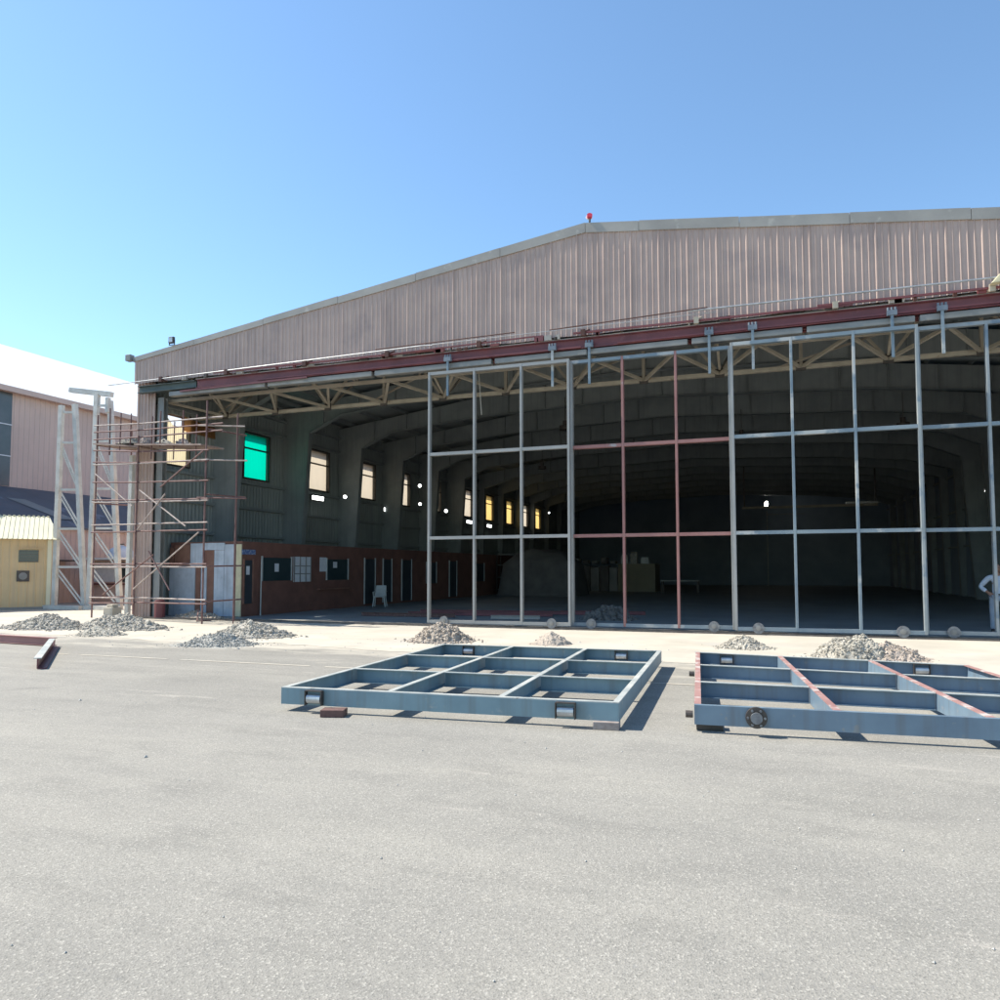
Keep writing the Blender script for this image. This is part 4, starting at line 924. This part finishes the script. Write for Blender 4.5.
# ------------------------------------------------------------------ person
def person():
    t = thing('person', 'person in pale blue shirt with hand on hip, half hidden by the rightmost upright', 'person', (5.30, 21.9, .008), R(-8))
    J = {'pel': ((0, 0, .93), .125), 'waist': ((0, .0, 1.05), .115), 'chest': ((0, 0, 1.27), .135), 'shl': ((0, 0, 1.4), .085), 'neck': ((0, .0, 1.475), .052), 'head0': ((0, -.01, 1.54), .055),
         'ls': ((-.19, 0, 1.39), .058), 'le': ((-.37, .05, 1.16), .042), 'lw': ((-.19, -.06, 1.0), .030),
         'rs': ((.19, 0, 1.39), .058), 're': ((.25, .02, 1.12), .042), 'rw': ((.27, -.06, .88), .030),
         'lh': ((-.1, 0, .88), .095), 'lk': ((-.12, -.01, .49), .062), 'la': ((-.13, .02, .09), .042), 'lt': ((-.15, -.14, .04), .036),
         'rh': ((.1, 0, .88), .095), 'rk': ((.13, -.02, .49), .062), 'ra': ((.16, .02, .09), .042), 'rt': ((.19, -.14, .04), .036)}
    def skin(names, edges, nm, m, parent, lv=2, grow=0):
        me = bpy.data.meshes.new(nm); me.from_pydata([J[n][0] for n in names], [(names.index(a), names.index(b)) for a, b in edges], [])
        o = bpy.data.objects.new(nm, me); COL.objects.link(o); o.parent = parent; ROOT[o.name] = ROOT[t.name]
        sk = o.modifiers.new('skin', 'SKIN'); sk.use_smooth_shade = True
        for i, n in enumerate(names):
            r = J[n][1]+grow; me.skin_vertices[0].data[i].radius = (r, r*(.72 if n in ('pel', 'waist', 'chest', 'shl') else 1)); me.skin_vertices[0].data[i].use_root = (i == 0)
        sb = o.modifiers.new('sub', 'SUBSURF'); sb.levels = lv; sb.render_levels = lv
        me.materials.append(M[m]); return o
    body = skin(['pel', 'waist', 'chest', 'shl', 'neck', 'head0', 'ls', 'le', 'lw', 'rs', 're', 'rw', 'lh', 'lk', 'la', 'lt', 'rh', 'rk', 'ra', 'rt'],
         [('pel', 'waist'), ('waist', 'chest'), ('chest', 'shl'), ('shl', 'neck'), ('neck', 'head0'), ('shl', 'ls'), ('ls', 'le'), ('le', 'lw'), ('shl', 'rs'), ('rs', 're'), ('re', 'rw'),
          ('pel', 'lh'), ('lh', 'lk'), ('lk', 'la'), ('la', 'lt'), ('pel', 'rh'), ('rh', 'rk'), ('rk', 'ra'), ('ra', 'rt')], 'body', 'skin', t)
    skin(['waist', 'pel', 'chest', 'shl', 'ls', 'le', 'rs', 're', 'rw'], [('waist', 'pel'), ('waist', 'chest'), ('chest', 'shl'), ('shl', 'ls'), ('ls', 'le'), ('shl', 'rs'), ('rs', 're')][:7], 'shirt', 'shirt', t, grow=.014) if False else None
    J['rm'] = ((.262, -.03, .96), .036); J['lm'] = ((-.24, -.03, 1.04), .036); J['hem'] = ((0, 0, .96), .128)
    skin(['waist', 'hem', 'chest', 'shl', 'ls', 'le', 'lm', 'rs', 're', 'rm'], [('waist', 'hem'), ('waist', 'chest'), ('chest', 'shl'), ('shl', 'ls'), ('ls', 'le'), ('le', 'lm'), ('shl', 'rs'), ('rs', 're'), ('re', 'rm')], 'shirt', 'shirt', t, grow=.018)
    skin(['pel', 'lh', 'lk', 'la', 'rh', 'rk', 'ra'], [('pel', 'lh'), ('lh', 'lk'), ('lk', 'la'), ('pel', 'rh'), ('rh', 'rk'), ('rk', 'ra')], 'trousers', 'trousers', t, grow=.02)
    for s, a, b in (('l', 'la', 'lt'), ('r', 'ra', 'rt')): skin([a, b], [(a, b)], 'shoe', 'shoe', t, grow=.014)
    # head
    mb = MB(); n1, n2 = 20, 14; pts = []
    for j in range(n2+1):
        th = math.pi*j/n2
        for i in range(n1):
            ph = 2*math.pi*i/n1; x, y, z = math.sin(th)*math.cos(ph), math.sin(th)*math.sin(ph), math.cos(th)
            sx = .076*(1-.18*max(0, -z)); yy = y*.095
            if y < -.9 and abs(z+.05) < .25: yy -= .018     # nose
            if y < -.8 and .1 < z < .3: yy += .008
            pts.append((x*sx, yy, z*.118))
    h = MB().poly([(x, y-.01, z+1.62) for x, y, z in pts], [(j*n1+i, j*n1+(i+1) % n1, (j+1)*n1+(i+1) % n1, (j+1)*n1+i) for j in range(n2) for i in range(n1)])
    for s in (-1, 1): h.cyl((s*.078, .0, 1.61), (1, 0, 0), .028, .018, 10)
    ho = h.build('head', 'skin', t, smooth=True)
    for s in (-1, 1): MB().cyl((s*.03, -.1, 1.635), (0, 1, 0), .011, .02, 10).build('eye', 'hair', ho)
    MB().box(-.024, -.098, 1.565, .024, -.088, 1.573).build('mouth', 'belt', ho)
    hp = [(x*1.08, y*1.08+.008, z*1.06+1.625) for x, y, z in pts]
    HF = [(j*n1+i, j*n1+(i+1) % n1, (j+1)*n1+(i+1) % n1, (j+1)*n1+i) for j in range(n2) for i in range(n1)]
    HF = [f for f in HF if (sum(hp[k][2] for k in f)/4 > 1.67 or (sum(hp[k][1] for k in f)/4 > .02 and sum(hp[k][2] for k in f)/4 > 1.56))]
    MB().poly(hp, HF).build('hair', 'hair', t, smooth=True)
    # hands: palm + five fingers
    for (wx, wy, wz), dirn, side in (((-.19, -.06, 1.0), Vector((.7, -.5, -.45)), 1), ((.27, -.06, .88), Vector((.05, -.12, -1)), -1)):
        d = dirn.normalized(); lat = d.cross(Vector((0, 1, 0))).normalized(); nn = lat.cross(d)
        p0 = Vector((wx, wy, wz)); mb = MB(); mb.bar(p0-d*.01, p0+d*.09, .075, .032, up=tuple(nn))
        for k, L_ in enumerate((.062, .072, .067, .052)):
            a = p0+d*.088+lat*(-.028+.019*k); b = a+d*L_*.55; c = b+(d*.7+nn*.5*side).normalized()*L_*.5
            mb.bar(a, b, .016, .016, n=6); mb.bar(b, c, .014, .014, n=6)
        a = p0+d*.03-lat*.035; b = a+(d*.6-lat*.7).normalized()*.04; mb.bar(a, b, .02, .02, n=6); mb.bar(b, b+d*.03, .016, .016, n=6)
        mb.build('hand', 'skin', t)
    MB().bar((0, 0, .955), (0, 0, .99), .30, .215, n=20).build('belt', 'belt', t)
person()
